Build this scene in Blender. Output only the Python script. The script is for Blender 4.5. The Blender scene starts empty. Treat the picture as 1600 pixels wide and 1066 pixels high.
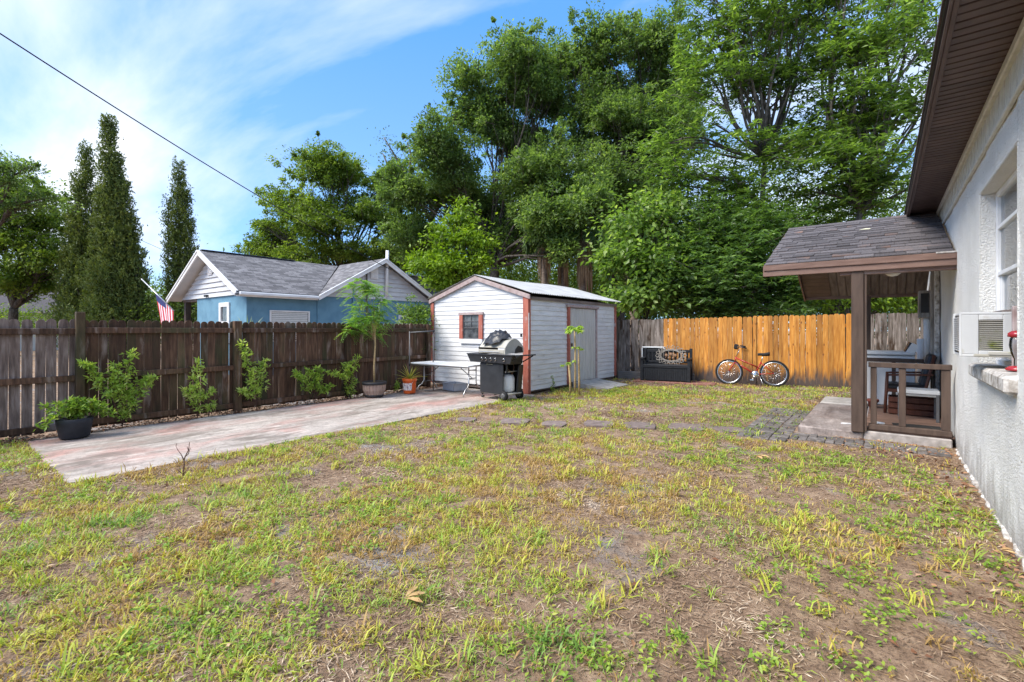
import bpy, math, random
import numpy as np
from mathutils import Vector, Matrix, Euler

random.seed(7)
RNG = np.random.default_rng(11)
SC = bpy.context.scene
COL = SC.collection
R = math.radians

# ------------------------------------------------------------------ camera
CAM_H = 1.45
YAW = 38.1
cam_d = bpy.data.cameras.new('camera')
cam = bpy.data.objects.new('camera', cam_d)
COL.objects.link(cam)
cam.location = (0, 0, CAM_H)
cam.rotation_euler = (R(90), 0, R(YAW))
cam_d.sensor_width = 36.0
cam_d.lens = 36.0 * 740 / 1600
cam_d.shift_y = -18 / 1600
cam_d.clip_start = 0.05
cam_d.clip_end = 900
SC.camera = cam

# ------------------------------------------------------------------ light
SUN_EL, SUN_AZ = 50.0, 212.0          # azimuth measured from +Y, clockwise
SC.view_settings.view_transform = 'Standard'
SC.view_settings.look = 'None'
SC.view_settings.gamma = 1.0
SC.view_settings.use_curve_mapping = False
SC.view_settings.exposure = 2.56
world = bpy.data.worlds.new('World')
SC.world = world
world.use_nodes = True
wt = world.node_tree
wt.nodes.clear()
def wn(t, **k):
    n = wt.nodes.new(t)
    for a, b in k.items(): setattr(n, a, b)
    return n
w_out = wn('ShaderNodeOutputWorld'); w_bg = wn('ShaderNodeBackground')
w_sky = wn('ShaderNodeTexSky', sky_type='NISHITA', sun_disc=False)
w_sky.sun_elevation = R(SUN_EL); w_sky.sun_rotation = R(SUN_AZ)
w_sky.air_density = 1.0; w_sky.dust_density = 0.6; w_sky.ozone_density = 1.6
w_tc = wn('ShaderNodeTexCoord'); w_sep = wn('ShaderNodeSeparateXYZ')
wt.links.new(w_tc.outputs['Generated'], w_sep.inputs[0])
w_max = wn('ShaderNodeMath', operation='MAXIMUM'); w_max.inputs[1].default_value = 0.0
wt.links.new(w_sep.outputs['Z'], w_max.inputs[0])
w_add = wn('ShaderNodeMath', operation='ADD'); w_add.inputs[1].default_value = 0.22
wt.links.new(w_max.outputs[0], w_add.inputs[0])
w_comb = wn('ShaderNodeCombineXYZ')
for i, a in enumerate('XY'):
    d = wn('ShaderNodeMath', operation='DIVIDE')
    wt.links.new(w_sep.outputs[a], d.inputs[0]); wt.links.new(w_add.outputs[0], d.inputs[1])
    wt.links.new(d.outputs[0], w_comb.inputs[i])
w_map = wn('ShaderNodeMapping')
w_map.inputs['Rotation'].default_value = (0, 0, R(-28))
w_map.inputs['Scale'].default_value = (0.55, 1.25, 1)
w_map.inputs['Location'].default_value = (1.9, 5.7, 0)
wt.links.new(w_comb.outputs[0], w_map.inputs[0])
w_n = wn('ShaderNodeTexNoise'); w_n.inputs['Scale'].default_value = 0.85
w_n.inputs['Detail'].default_value = 8; w_n.inputs['Roughness'].default_value = 0.55
w_n.inputs['Distortion'].default_value = 0.35
wt.links.new(w_map.outputs[0], w_n.inputs['Vector'])
w_r = wn('ShaderNodeValToRGB')
w_r.color_ramp.elements[0].position = 0.435; w_r.color_ramp.elements[0].color = (0, 0, 0, 1)
w_r.color_ramp.elements[1].position = 0.66; w_r.color_ramp.elements[1].color = (1, 1, 1, 1)
wt.links.new(w_n.outputs['Fac'], w_r.inputs[0])
w_mf = wn('ShaderNodeMath', operation='MULTIPLY'); w_mf.inputs[1].default_value = 0.9
wt.links.new(w_r.outputs[0], w_mf.inputs[0])
w_tint = wn('ShaderNodeMix', data_type='RGBA', blend_type='MULTIPLY')
w_tint.inputs['Factor'].default_value = 1.0
w_tint.inputs['B'].default_value = (0.30, 0.60, 1.02, 1)
wt.links.new(w_sky.outputs[0], w_tint.inputs['A'])
w_mix = wn('ShaderNodeMix', data_type='RGBA')
w_mix.inputs['B'].default_value = (2.15, 2.19, 2.23, 1)
wt.links.new(w_mf.outputs[0], w_mix.inputs['Factor'])
w_gr = wn('ShaderNodeValToRGB')
w_gr.color_ramp.elements[0].position = 0.0; w_gr.color_ramp.elements[0].color = (.31, .44, .61, 1)
w_gr.color_ramp.elements[1].position = 0.55; w_gr.color_ramp.elements[1].color = (.095, .265, .54, 1)
wt.links.new(w_max.outputs[0], w_gr.inputs[0])
w_gs = wn('ShaderNodeVectorMath', operation='SCALE'); w_gs.inputs['Scale'].default_value = 2.5
wt.links.new(w_gr.outputs[0], w_gs.inputs[0])
w_air = wn('ShaderNodeMix', data_type='RGBA'); w_air.inputs['Factor'].default_value = .8
wt.links.new(w_tint.outputs['Result'], w_air.inputs['A']); wt.links.new(w_gs.outputs[0], w_air.inputs['B'])
wt.links.new(w_air.outputs['Result'], w_mix.inputs['A'])
wt.links.new(w_mix.outputs['Result'], w_bg.inputs['Color'])
w_bg.inputs['Strength'].default_value = 0.11
wt.links.new(w_bg.outputs[0], w_out.inputs[0])

sun_d = bpy.data.lights.new('sun', 'SUN')
sun_d.energy = 1.15; sun_d.angle = R(32); sun_d.color = (1.0, 0.93, 0.82)
sun = bpy.data.objects.new('sun', sun_d); COL.objects.link(sun)
az, el = R(SUN_AZ), R(SUN_EL)
sdir = Vector((math.sin(az) * math.cos(el), math.cos(az) * math.cos(el), math.sin(el)))
sun.rotation_euler = sdir.to_track_quat('Z', 'Y').to_euler()
sun.location = (0, 0, 30)

def at(px, py, d):
    """world point at depth d along the view axis, seen at photo pixel px, py"""
    t = (px - 800) / 740
    s, c = math.sin(R(YAW)), math.cos(R(YAW))
    return Vector((d * (-s + t * c), d * (c + t * s), CAM_H + (515 - py) / 740 * d))

# ------------------------------------------------------------------ materials
def new_mat(name):
    m = bpy.data.materials.new(name); m.use_nodes = True
    nt = m.node_tree
    return m, nt, nt.nodes['Principled BSDF']
def node(nt, t, ins=None, **k):
    n = nt.nodes.new(t)
    for a, b in k.items(): setattr(n, a, b)
    for a, b in (ins or {}).items():
        if isinstance(b, bpy.types.NodeSocket): nt.links.new(b, n.inputs[a])
        else: n.inputs[a].default_value = b
    return n
def c4(c): return (c[0], c[1], c[2], 1.0)
def coords(nt, scale=(1, 1, 1), rnd=True):
    tc = node(nt, 'ShaderNodeTexCoord')
    v = tc.outputs['Object']
    if rnd:
        oi = node(nt, 'ShaderNodeObjectInfo')
        m = node(nt, 'ShaderNodeMath', {0: oi.outputs['Random'], 1: 37.0}, operation='MULTIPLY')
        a = node(nt, 'ShaderNodeVectorMath', {0: v, 1: m.outputs[0]}, operation='ADD'); v = a.outputs[0]
    s = node(nt, 'ShaderNodeVectorMath', {0: v, 1: scale}, operation='MULTIPLY')
    return s.outputs[0]
def noise(nt, vec, scale, detail=5, rough=.55, dist=0):
    return node(nt, 'ShaderNodeTexNoise', {'Vector': vec, 'Scale': scale, 'Detail': detail, 'Roughness': rough, 'Distortion': dist}).outputs['Fac']
def ramp(nt, fac, stops):
    r = node(nt, 'ShaderNodeValToRGB', {'Fac': fac}); e = r.color_ramp.elements
    while len(e) < len(stops): e.new(0.5)
    for i, (p, c) in enumerate(stops):
        e[i].position = p; e[i].color = c4(c) if not isinstance(c, (int, float)) else (c, c, c, 1)
    return r.outputs[0]
def mixc(nt, fac, a, b, mode='MIX'):
    n = nt.nodes.new('ShaderNodeMix'); n.data_type = 'RGBA'; n.blend_type = mode
    for key, v in (('Factor', fac), ('A', a), ('B', b)):
        if isinstance(v, bpy.types.NodeSocket): nt.links.new(v, n.inputs[key])
        else: n.inputs[key].default_value = v if key == 'Factor' else c4(v)
    return n.outputs['Result']
def texmat(name, stops, scale=(1, 1, 1), nscale=5, detail=6, rough=.8, bump=.2, bdist=.01, bscale=None,
           vary=0.0, metal=0.0, spec=.3, stain=None, stain2=None, rnd=True, bvec=(1, 1, 1), dist=0, coat=0):
    """noise coloured surface; stain = (colour, scale vector, noise scale, low, high)"""
    m, nt, b = new_mat(name)
    v = coords(nt, scale, rnd)
    f = noise(nt, v, nscale, detail, dist=dist)
    col = ramp(nt, f, stops)
    for st in (stain, stain2):
        if st:
            sv = coords(nt, st[1], rnd)
            sf = noise(nt, sv, st[2], 6, .6)
            col = mixc(nt, ramp(nt, sf, [(st[3], 0), (st[4], 1)]), col, st[0])
    if vary:
        oi = node(nt, 'ShaderNodeObjectInfo')
        mr = node(nt, 'ShaderNodeMapRange', {'Value': oi.outputs['Random'], 'To Min': 1 - vary, 'To Max': 1 + vary})
        cc = node(nt, 'ShaderNodeCombineXYZ', {0: mr.outputs[0], 1: mr.outputs[0], 2: mr.outputs[0]})
        col = mixc(nt, 1.0, col, cc.outputs[0], 'MULTIPLY')
    nt.links.new(col, b.inputs['Base Color'])
    b.inputs['Roughness'].default_value = rough; b.inputs['Metallic'].default_value = metal
    b.inputs['Specular IOR Level'].default_value = spec
    if coat: b.inputs['Coat Weight'].default_value = coat
    if bump:
        bv = coords(nt, bvec if bscale else scale, rnd)
        bf = noise(nt, bv, bscale or nscale, 8, .6)
        bn = node(nt, 'ShaderNodeBump', {'Height': bf, 'Strength': bump, 'Distance': bdist})
        nt.links.new(bn.outputs[0], b.inputs['Normal'])
    return m
def flat(name, c, rough=.5, metal=0, spec=.5, v=.06, coat=0):
    lo = tuple(x * (1 - v * 2) for x in c); hi = tuple(min(1, x * (1 + v)) for x in c)
    return texmat(name, [(.3, lo), (.7, hi)], nscale=9, rough=rough, metal=metal, bump=.04, spec=spec, coat=coat)

def leafmat(name, stops, rough=.45, trans=.35, tcol=None, spec=.35):
    m, nt, b = new_mat(name)
    a = node(nt, 'ShaderNodeAttribute', attribute_name='tint')
    col = ramp(nt, a.outputs['Fac'], stops)
    nt.links.new(col, b.inputs['Base Color'])
    b.inputs['Roughness'].default_value = rough; b.inputs['Specular IOR Level'].default_value = spec
    tc = mixc(nt, 1.0, col, tcol or (1.5, 1.6, .7), 'MULTIPLY')
    tr = node(nt, 'ShaderNodeBsdfTranslucent', {'Color': tc})
    mx = node(nt, 'ShaderNodeMixShader', {0: trans, 1: b.outputs[0], 2: tr.outputs[0]})
    nt.links.new(mx.outputs[0], nt.nodes['Material Output'].inputs['Surface'])
    return m

M = {}
DK = (.032, .017, .011)
M['fence_dark'] = texmat('fence_dark', [(.25, (.036, .018, .011)), (.5, (.088, .046, .027)), (.75, (.155, .086, .052))],
    scale=(9, 9, 1.1), nscale=3.2, rough=.75, bump=.35, bdist=.006, bscale=4, bvec=(30, 30, 1.6), vary=.35,
    stain=((.27, .21, .18), (3.2, 3.2, .7), 1.6, .57, .68), stain2=((.055, .062, .026), (1, 1, .5), 1.3, .50, .72))
M['fence_grey'] = texmat('fence_grey', [(.25, (.06, .042, .036)), (.5, (.17, .125, .105)), (.75, (.30, .245, .22))],
    scale=(9, 9, 1.1), nscale=3.2, rough=.8, bump=.4, bdist=.006, bscale=4, bvec=(30, 30, 1.6), vary=.25,
    stain=((.42, .38, .37), (2.6, 2.6, .6), 1.8, .60, .75))
M['fence_weathered'] = texmat('fence_weathered', [(.25, (.05, .04, .03)), (.5, (.17, .14, .12)), (.75, (.36, .31, .28))],
    scale=(9, 9, .9), nscale=3.2, rough=.85, bump=.4, bdist=.006, bscale=4, bvec=(30, 30, 1.6), vary=.2,
    stain=((.045, .026, .016), (2.6, 2.6, .7), 1.7, .52, .62))
def orange_wood():
    m, nt, b = new_mat('fence_orange')
    v = coords(nt, (9, 9, .9))
    col = ramp(nt, noise(nt, v, 3.0, 6), [(.3, (.38, .135, .018)), (.5, (.56, .23, .032)), (.72, (.72, .36, .085))])
    k = node(nt, 'ShaderNodeTexVoronoi', {'Vector': coords(nt, (7, 7, 3.2)), 'Scale': 1.0})
    kf = ramp(nt, k.outputs['Distance'], [(.05, 1), (.13, 0)])
    col = mixc(nt, kf, col, (.16, .05, .012))
    oi = node(nt, 'ShaderNodeObjectInfo')
    mr = node(nt, 'ShaderNodeMapRange', {'Value': oi.outputs['Random'], 'To Min': .62, 'To Max': 1.12})
    cc = node(nt, 'ShaderNodeCombineXYZ', {0: mr.outputs[0], 1: mr.outputs[0], 2: mr.outputs[0]})
    col = mixc(nt, 1.0, col, cc.outputs[0], 'MULTIPLY')
    # rain splash and soil have greyed the bottom 40 cm of every board
    tc = node(nt, 'ShaderNodeTexCoord'); sp = node(nt, 'ShaderNodeSeparateXYZ', {0: tc.outputs['Object']})
    n2 = noise(nt, coords(nt, (8, 8, 1.5)), 1.5, 5)
    ad = node(nt, 'ShaderNodeMath', {0: sp.outputs['Z'], 1: n2}, operation='ADD')
    col = mixc(nt, ramp(nt, ad.outputs[0], [(.70, 1), (1.0, 0)]), col, (.085, .06, .05))
    nt.links.new(col, b.inputs['Base Color']); b.inputs['Roughness'].default_value = .6
    bn = node(nt, 'ShaderNodeBump', {'Height': noise(nt, coords(nt, (30, 30, 1.6)), 4, 8), 'Strength': .3, 'Distance': .005})
    nt.links.new(bn.outputs[0], b.inputs['Normal'])
    return m
M['fence_orange'] = orange_wood()
M['siding_white'] = texmat('siding_white', [(.3, (.56, .56, .565)), (.6, (.67, .67, .68))], scale=(1, 1, 4), nscale=2.2, rough=.6,
    bump=.15, bscale=9, bdist=.004, vary=.06, stain=((.42, .41, .42), (1.2, 1.2, 2.5), 2.0, .60, .78), stain2=((.36, .37, .33), (1, 1, .4), 4, .68, .8))
M['rust_trim'] = texmat('rust_trim', [(.3, (.30, .085, .06)), (.6, (.42, .14, .10))], scale=(4, 4, 1), nscale=4, rough=.7, bump=.2,
    stain=((.46, .38, .36), (2, 2, 1), 3, .60, .72))
M['rake_wood'] = texmat('rake_wood', [(.3, (.28, .20, .19)), (.6, (.42, .34, .33))], scale=(3, 3, 3), nscale=4, rough=.8, bump=.2,
    stain=((.30, .10, .07), (2, 2, 2), 2.5, .60, .74))
M['shed_metal'] = texmat('shed_metal', [(.3, (.36, .36, .36)), (.6, (.48, .48, .48))], scale=(1, 1, 1), nscale=3, rough=.6, bump=.05,
    stain=((.36, .34, .31), (.4, 3, 1), 2, .56, .72), metal=.15)
M['door_grey'] = texmat('door_grey', [(.3, (.42, .41, .385)), (.6, (.56, .55, .52))], scale=(12, 12, .8), nscale=2, rough=.8, bump=.15, bdist=.003)
M['glass_dark'] = texmat('glass_dark', [(.35, (.03, .035, .04)), (.65, (.12, .13, .14))], nscale=7, rough=.08, bump=0, spec=.8)
M['white_trim'] = texmat('white_trim', [(.3, (.66, .66, .67)), (.6, (.80, .80, .80))], nscale=3, rough=.5, bump=.05, bscale=8, vary=.03)
M['grey_siding'] = texmat('grey_siding', [(.3, (.50, .51, .53)), (.6, (.60, .61, .63))], nscale=2, rough=.6, bump=.05, vary=.04)
M['blue_stucco'] = texmat('blue_stucco', [(.3, (.10, .215, .31)), (.6, (.135, .275, .38))], nscale=3, rough=.85, bump=.5, bscale=40, bdist=.01)
M['brown_wood'] = texmat('brown_wood', [(.3, (.055, .036, .028)), (.6, (.092, .062, .048))], scale=(6, 6, 1), nscale=3, rough=.6, bump=.2, bdist=.004, vary=.08)
M['brown_fascia'] = texmat('brown_fascia', [(.3, (.13, .075, .058)), (.6, (.20, .125, .10))], scale=(1, 6, 6), nscale=3, rough=.55, bump=.15, bdist=.004,
    stain=((.28, .20, .17), (1, 4, 4), 2, .62, .74))
M['soffit_brown'] = texmat('soffit_brown', [(.3, (.075, .049, .043)), (.6, (.108, .072, .064))], scale=(2, 2, 2), nscale=3, rough=.5, bump=.25, bscale=60, bdist=.003, vary=.1)
M['dark_board'] = texmat('dark_board', [(.3, (.10, .078, .07)), (.6, (.19, .155, .14))], scale=(6, 1, 1), nscale=3, rough=.75, bump=.15, vary=.18)
M['deck_wood'] = texmat('deck_wood', [(.3, (.10, .058, .042)), (.6, (.22, .135, .10))], scale=(1.2, 9, 9), nscale=3, rough=.75, bump=.25, vary=.2)
M['shingle'] = texmat('shingle', [(.3, (.052, .047, .050)), (.6, (.115, .103, .107))], scale=(1, 1, 1), nscale=60, rough=.85, bump=.4, bdist=.004, vary=.35,
    stain=((.20, .12, .09), (.7, .7, .7), 1.5, .58, .7))
def stucco():
    m, nt, b = new_mat('white_stucco')
    v = coords(nt, (1, 1, 1), False)
    col = ramp(nt, noise(nt, v, 1.6, 6), [(.3, (.76, .75, .72)), (.65, (.86, .85, .82))])
    drip = noise(nt, coords(nt, (9, 9, .7), False), 1.6, 6, .65)
    col = mixc(nt, ramp(nt, drip, [(.60, 0), (.78, .55)]), col, (.36, .36, .37))
    pit = node(nt, 'ShaderNodeTexVoronoi', {'Vector': coords(nt, (1, 1, .6), False), 'Scale': 9.0})
    col = mixc(nt, ramp(nt, pit.outputs['Distance'], [(.03, .8), (.07, 0)]), col, (.14, .13, .12))
    # splash-back dirt near the soil
    tc = node(nt, 'ShaderNodeTexCoord'); sp = node(nt, 'ShaderNodeSeparateXYZ', {0: tc.outputs['Object']})
    zz = node(nt, 'ShaderNodeMath', {0: sp.outputs['Z'], 1: noise(nt, coords(nt, (3, 3, 1), False), 2.5, 5)}, operation='ADD')
    col = mixc(nt, ramp(nt, zz.outputs[0], [(.50, .7), (.85, 0)]), col, (.30, .27, .24))
    nt.links.new(col, b.inputs['Base Color']); b.inputs['Roughness'].default_value = .9
    h1 = noise(nt, coords(nt, (1, 1, .8), False), 14, 8, .62, .6)
    h2 = noise(nt, coords(nt, (1, 1, 1), False), 55, 6, .6)
    h = node(nt, 'ShaderNodeMath', {0: h1, 1: h2}, operation='MULTIPLY_ADD'); h.inputs[1].default_value = 2.2
    nt.links.new(h1, h.inputs[0]); nt.links.new(h2, h.inputs[2])
    bn = node(nt, 'ShaderNodeBump', {'Height': h.outputs[0], 'Strength': 1.0, 'Distance': .022})
    nt.links.new(bn.outputs[0], b.inputs['Normal'])
    return m
M['stucco'] = stucco()
M['cream'] = texmat('cream', [(.3, (.50, .49, .44)), (.6, (.62, .61, .56))], scale=(1, 3, 3), nscale=4, rough=.7, bump=.1)
M['old_white'] = texmat('old_white', [(.35, (.24, .21, .18)), (.5, (.46, .43, .40)), (.65, (.64, .62, .59))], nscale=16, rough=.9, bump=.8, bscale=25, bdist=.01)
M['grey_post'] = texmat('grey_post', [(.3, (.16, .14, .12)), (.6, (.36, .33, .30))], scale=(6, 6, .8), nscale=4, rough=.9, bump=.3)
def patio_mat(name, base, pink, dark, pk=(.52, .70)):
    m, nt, b = new_mat(name)
    w = coords(nt, (1, 1, 1), False)
    col = ramp(nt, noise(nt, w, 9, 8, .7), base)
    col = mixc(nt, ramp(nt, noise(nt, coords(nt, (1, .55, 1), False), 1.25, 6, .62, .5), [(pk[0] - .05, 0), (pk[1] - .06, .85)]), col, pink)
    col = mixc(nt, ramp(nt, noise(nt, coords(nt, (1.6, .5, 1), False), 1.7, 8, .7, .8), [(.46, 0), (.62, .85)]), col, dark)
    col = mixc(nt, ramp(nt, noise(nt, w, 30, 8, .7), [(.50, 0), (.66, .6)]), col, tuple(x * .45 for x in base[0][1]))
    col = mixc(nt, ramp(nt, noise(nt, coords(nt, (2.5, .6, 1), False), 3.1, 6, .6, .5), [(.56, 0), (.70, .7)]), col, tuple(min(.7, x * 1.35) for x in base[1][1]))
    nt.links.new(col, b.inputs['Base Color']); b.inputs['Roughness'].default_value = .75
    bn = node(nt, 'ShaderNodeBump', {'Height': noise(nt, w, 35, 8, .65), 'Strength': .35, 'Distance': .008})
    nt.links.new(bn.outputs[0], b.inputs['Normal'])
    return m
M['patio'] = patio_mat('patio', [(.3, (.31, .265, .23)), (.65, (.49, .43, .38))], (.44, .23, .19), (.155, .125, .10))
M['slab'] = patio_mat('slab', [(.3, (.20, .165, .15)), (.65, (.34, .29, .27))], (.26, .17, .14), (.12, .09, .08), (.60, .8))
M['slab_face'] = texmat('slab_face', [(.3, (.22, .20, .19)), (.65, (.42, .38, .36))], nscale=9, rough=.9, bump=.5, bscale=30)
M['paver'] = texmat('paver', [(.3, (.075, .066, .062)), (.65, (.18, .16, .15))], nscale=20, rough=.85, bump=.5, bscale=60, vary=.3)
M['stone'] = texmat('stone', [(.3, (.13, .098, .088)), (.65, (.23, .178, .162))], nscale=12, rough=.9, bump=.4, bscale=50, vary=.12)
M['concrete'] = texmat('concrete', [(.3, (.27, .25, .23)), (.65, (.44, .41, .38))], nscale=7, rough=.9, bump=.4, bscale=40)
M['black_metal'] = flat('black_metal', (.014, .015, .017), .35, 0, .5)
M['black_panel'] = texmat('black_panel', [(.3, (.022, .024, .028)), (.7, (.035, .038, .044))], nscale=5, rough=.42, bump=.05, bscale=50)
M['charcoal_plastic'] = texmat('charcoal_plastic', [(.3, (.012, .013, .016)), (.7, (.024, .026, .030))], nscale=9, rough=.55, bump=.1, bscale=60)
M['steel'] = texmat('steel', [(.3, (.50, .50, .48)), (.7, (.66, .66, .64))], nscale=5, rough=.32, metal=.85, bump=.05)
M['enamel'] = texmat('enamel', [(.3, (.34, .325, .28)), (.7, (.46, .44, .385))], nscale=5, rough=.35, bump=.05, stain=((.3, .27, .2), (1, 1, 1), 4, .6, .8))
M['chrome'] = flat('chrome', (.62, .62, .62), .2, .95, .5)
M['alu'] = flat('alu', (.55, .55, .56), .35, .9, .5)
M['grey_steel'] = flat('grey_steel', (.14, .14, .145), .5, .4, .5)
M['black_cloth'] = texmat('black_cloth', [(.3, (.008, .008, .010)), (.7, (.024, .024, .028))], nscale=6, rough=.4, bump=.5, bscale=14, bdist=.02, spec=.5)
M['rubber'] = flat('rubber', (.014, .014, .015), .75, 0, .3)
M['ac_white'] = texmat('ac_white', [(.3, (.46, .47, .48)), (.7, (.58, .59, .60))], nscale=3, rough=.5, bump=.03, stain=((.36, .34, .28), (1, 1, 1), 6, .58, .75))
M['bike_red'] = texmat('bike_red', [(.3, (.26, .018, .010)), (.7, (.40, .035, .022))], nscale=6, rough=.35, bump=.03, coat=.4, stain=((.40, .16, .09), (1, 1, 1), 9, .6, .75))
M['orange_bucket'] = flat('orange_bucket', (.78, .13, .02), .4, 0, .5)
M['print_white'] = texmat('print_white', [(.45, (.75, .73, .72)), (.55, (.62, .42, .38)), (.62, (.28, .24, .28))], nscale=26, rough=.5, bump=0)
M['white_plastic'] = texmat('white_plastic', [(.3, (.58, .59, .60)), (.7, (.72, .73, .74))], nscale=4, rough=.45, bump=.03, stain=((.45, .43, .38), (1, 1, 1), 5, .62, .8))
M['tub_plastic'] = flat('tub_plastic', (.42, .45, .50), .3, 0, .5)
M['white_enamel'] = texmat('white_enamel', [(.3, (.72, .73, .74)), (.7, (.84, .84, .84))], nscale=3, rough=.3, bump=.02, stain=((.42, .42, .40), (1, 1, 1), 4, .6, .8))
M['terracotta'] = flat('terracotta', (.24, .055, .032), .7)
M['barrel'] = texmat('barrel', [(.3, (.25, .17, .14)), (.7, (.38, .28, .23))], scale=(5, 5, 1), nscale=4, rough=.7, bump=.15, vary=.12)
M['barrel_dark'] = flat('barrel_dark', (.02, .02, .024), .6)
M['pot_black'] = texmat('pot_black', [(.3, (.018, .02, .026)), (.7, (.035, .038, .048))], nscale=6, rough=.6, bump=.2)
M['soil'] = texmat('soil', [(.3, (.022, .015, .01)), (.7, (.06, .04, .028))], nscale=30, rough=.95, bump=.8, bscale=30)
M['bark'] = texmat('bark', [(.3, (.035, .028, .022)), (.5, (.08, .067, .056)), (.7, (.16, .14, .12))], scale=(3, 3, .8), nscale=5, rough=.95, bump=.8, bdist=.04, bscale=6, bvec=(3, 3, .8), rnd=False)
M['bark_grey'] = texmat('bark_grey', [(.3, (.05, .043, .036)), (.5, (.11, .098, .085)), (.7, (.21, .19, .165))], scale=(3, 3, .8), nscale=5, rough=.95, bump=.6, bdist=.03, bscale=6, bvec=(3, 3, .8), rnd=False)
M['palm_bark'] = texmat('palm_bark', [(.3, (.10, .075, .06)), (.7, (.30, .23, .185))], scale=(1, 1, 5), nscale=5, rough=.95, bump=.6, bdist=.03)
M['stem_tan'] = texmat('stem_tan', [(.3, (.28, .19, .09)), (.7, (.48, .36, .19))], scale=(2, 2, 8), nscale=4, rough=.8, bump=.2)
M['twig'] = flat('twig', (.10, .05, .04), .8)
M['wood_red'] = texmat('wood_red', [(.3, (.065, .022, .014)), (.7, (.13, .048, .03))], scale=(5, 5, 1), nscale=4, rough=.45, bump=.1)
M['mat_rubber'] = texmat('mat_rubber', [(.3, (.018, .017, .016)), (.7, (.05, .047, .045))], nscale=40, rough=.95, bump=.8, bscale=80)
M['red_brick'] = texmat('red_brick', [(.3, (.17, .075, .055)), (.7, (.30, .15, .12))], nscale=8, rough=.9, bump=.4, vary=.2)
M['grey_timber'] = texmat('grey_timber', [(.3, (.10, .09, .082)), (.7, (.22, .20, .185))], scale=(1, 9, 9), nscale=4, rough=.9, bump=.2)
M['red_plastic'] = flat('red_plastic', (.34, .018, .025), .25, 0, .5)
M['cable'] = flat('cable', (.012, .012, .013), .6)
M['flag_red'] = flat('flag_red', (.62, .03, .055), .8)
M['flag_white'] = flat('flag_white', (.78, .76, .78), .8)
M['flag_blue'] = flat('flag_blue', (.03, .04, .16), .8)
M['globe'] = flat('globe', (.66, .63, .55), .25)
M['blind'] = flat('blind', (.62, .63, .62), .5)
M['copper'] = flat('copper', (.20, .11, .06), .6, .2)
def glass_mat():
    m, nt, b = new_mat('clear_glass')
    gl = node(nt, 'ShaderNodeBsdfGlossy', {'Color': (1, 1, 1, 1), 'Roughness': .03})
    tp = node(nt, 'ShaderNodeBsdfTransparent', {'Color': (.82, .87, .88, 1)})
    fr = node(nt, 'ShaderNodeFresnel', {'IOR': 1.5})
    mx = node(nt, 'ShaderNodeMixShader', {0: fr.outputs[0], 1: tp.outputs[0], 2: gl.outputs[0]})
    nt.links.new(mx.outputs[0], nt.nodes['Material Output'].inputs['Surface'])
    return m
M['glass'] = glass_mat()
def roof_far():
    m, nt, b = new_mat('roof_shingle_far')
    tc = node(nt, 'ShaderNodeTexCoord')
    sp = node(nt, 'ShaderNodeSeparateXYZ', {0: tc.outputs['UV']})
    cb = node(nt, 'ShaderNodeCombineXYZ', {0: sp.outputs['X'], 1: sp.outputs['Y']})
    br = node(nt, 'ShaderNodeTexBrick', {'Vector': cb.outputs[0], 'Color1': c4((.07, .066, .072)), 'Color2': c4((.30, .29, .30)), 'Mortar': c4((.05, .05, .055)),
        'Scale': 1.0, 'Mortar Size': .012, 'Bias': -.1, 'Brick Width': .30, 'Row Height': .13})
    br.offset = .37
    col = mixc(nt, .35, br.outputs['Color'], ramp(nt, noise(nt, tc.outputs['UV'], 2.5, 7), [(.35, (.09, .085, .09)), (.7, (.25, .24, .25))]))
    nt.links.new(col, b.inputs['Base Color']); b.inputs['Roughness'].default_value = .9
    bn = node(nt, 'ShaderNodeBump', {'Height': br.outputs['Fac'], 'Strength': .6, 'Distance': -.01})
    nt.links.new(bn.outputs[0], b.inputs['Normal'])
    return m
M['roof_far'] = roof_far()
def ground_mat():
    m, nt, b = new_mat('ground_soil')
    w = coords(nt, (1, 1, 1), False)
    n1 = noise(nt, w, .9, 6, .6); n2 = noise(nt, w, 7, 8, .7); n3 = noise(nt, w, 60, 6, .7)
    col = ramp(nt, n2, [(.3, (.15, .095, .062)), (.5, (.29, .195, .13)), (.7, (.46, .33, .225))])
    sand = ramp(nt, n1, [(.56, 0), (.66, 1)])
    grey = ramp(nt, n3, [(.35, (.18, .165, .16)), (.65, (.42, .39, .37))])
    col = mixc(nt, sand, col, grey)
    col = mixc(nt, ramp(nt, n3, [(.52, 0), (.62, .7)]), col, (.07, .045, .033))
    nt.links.new(col, b.inputs['Base Color']); b.inputs['Roughness'].default_value = .95
    b.inputs['Specular IOR Level'].default_value = .2
    bn = node(nt, 'ShaderNodeBump', {'Height': noise(nt, w, 28, 10, .75), 'Strength': .9, 'Distance': .03})
    nt.links.new(bn.outputs[0], b.inputs['Normal'])
    return m
M['ground'] = ground_mat()

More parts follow.
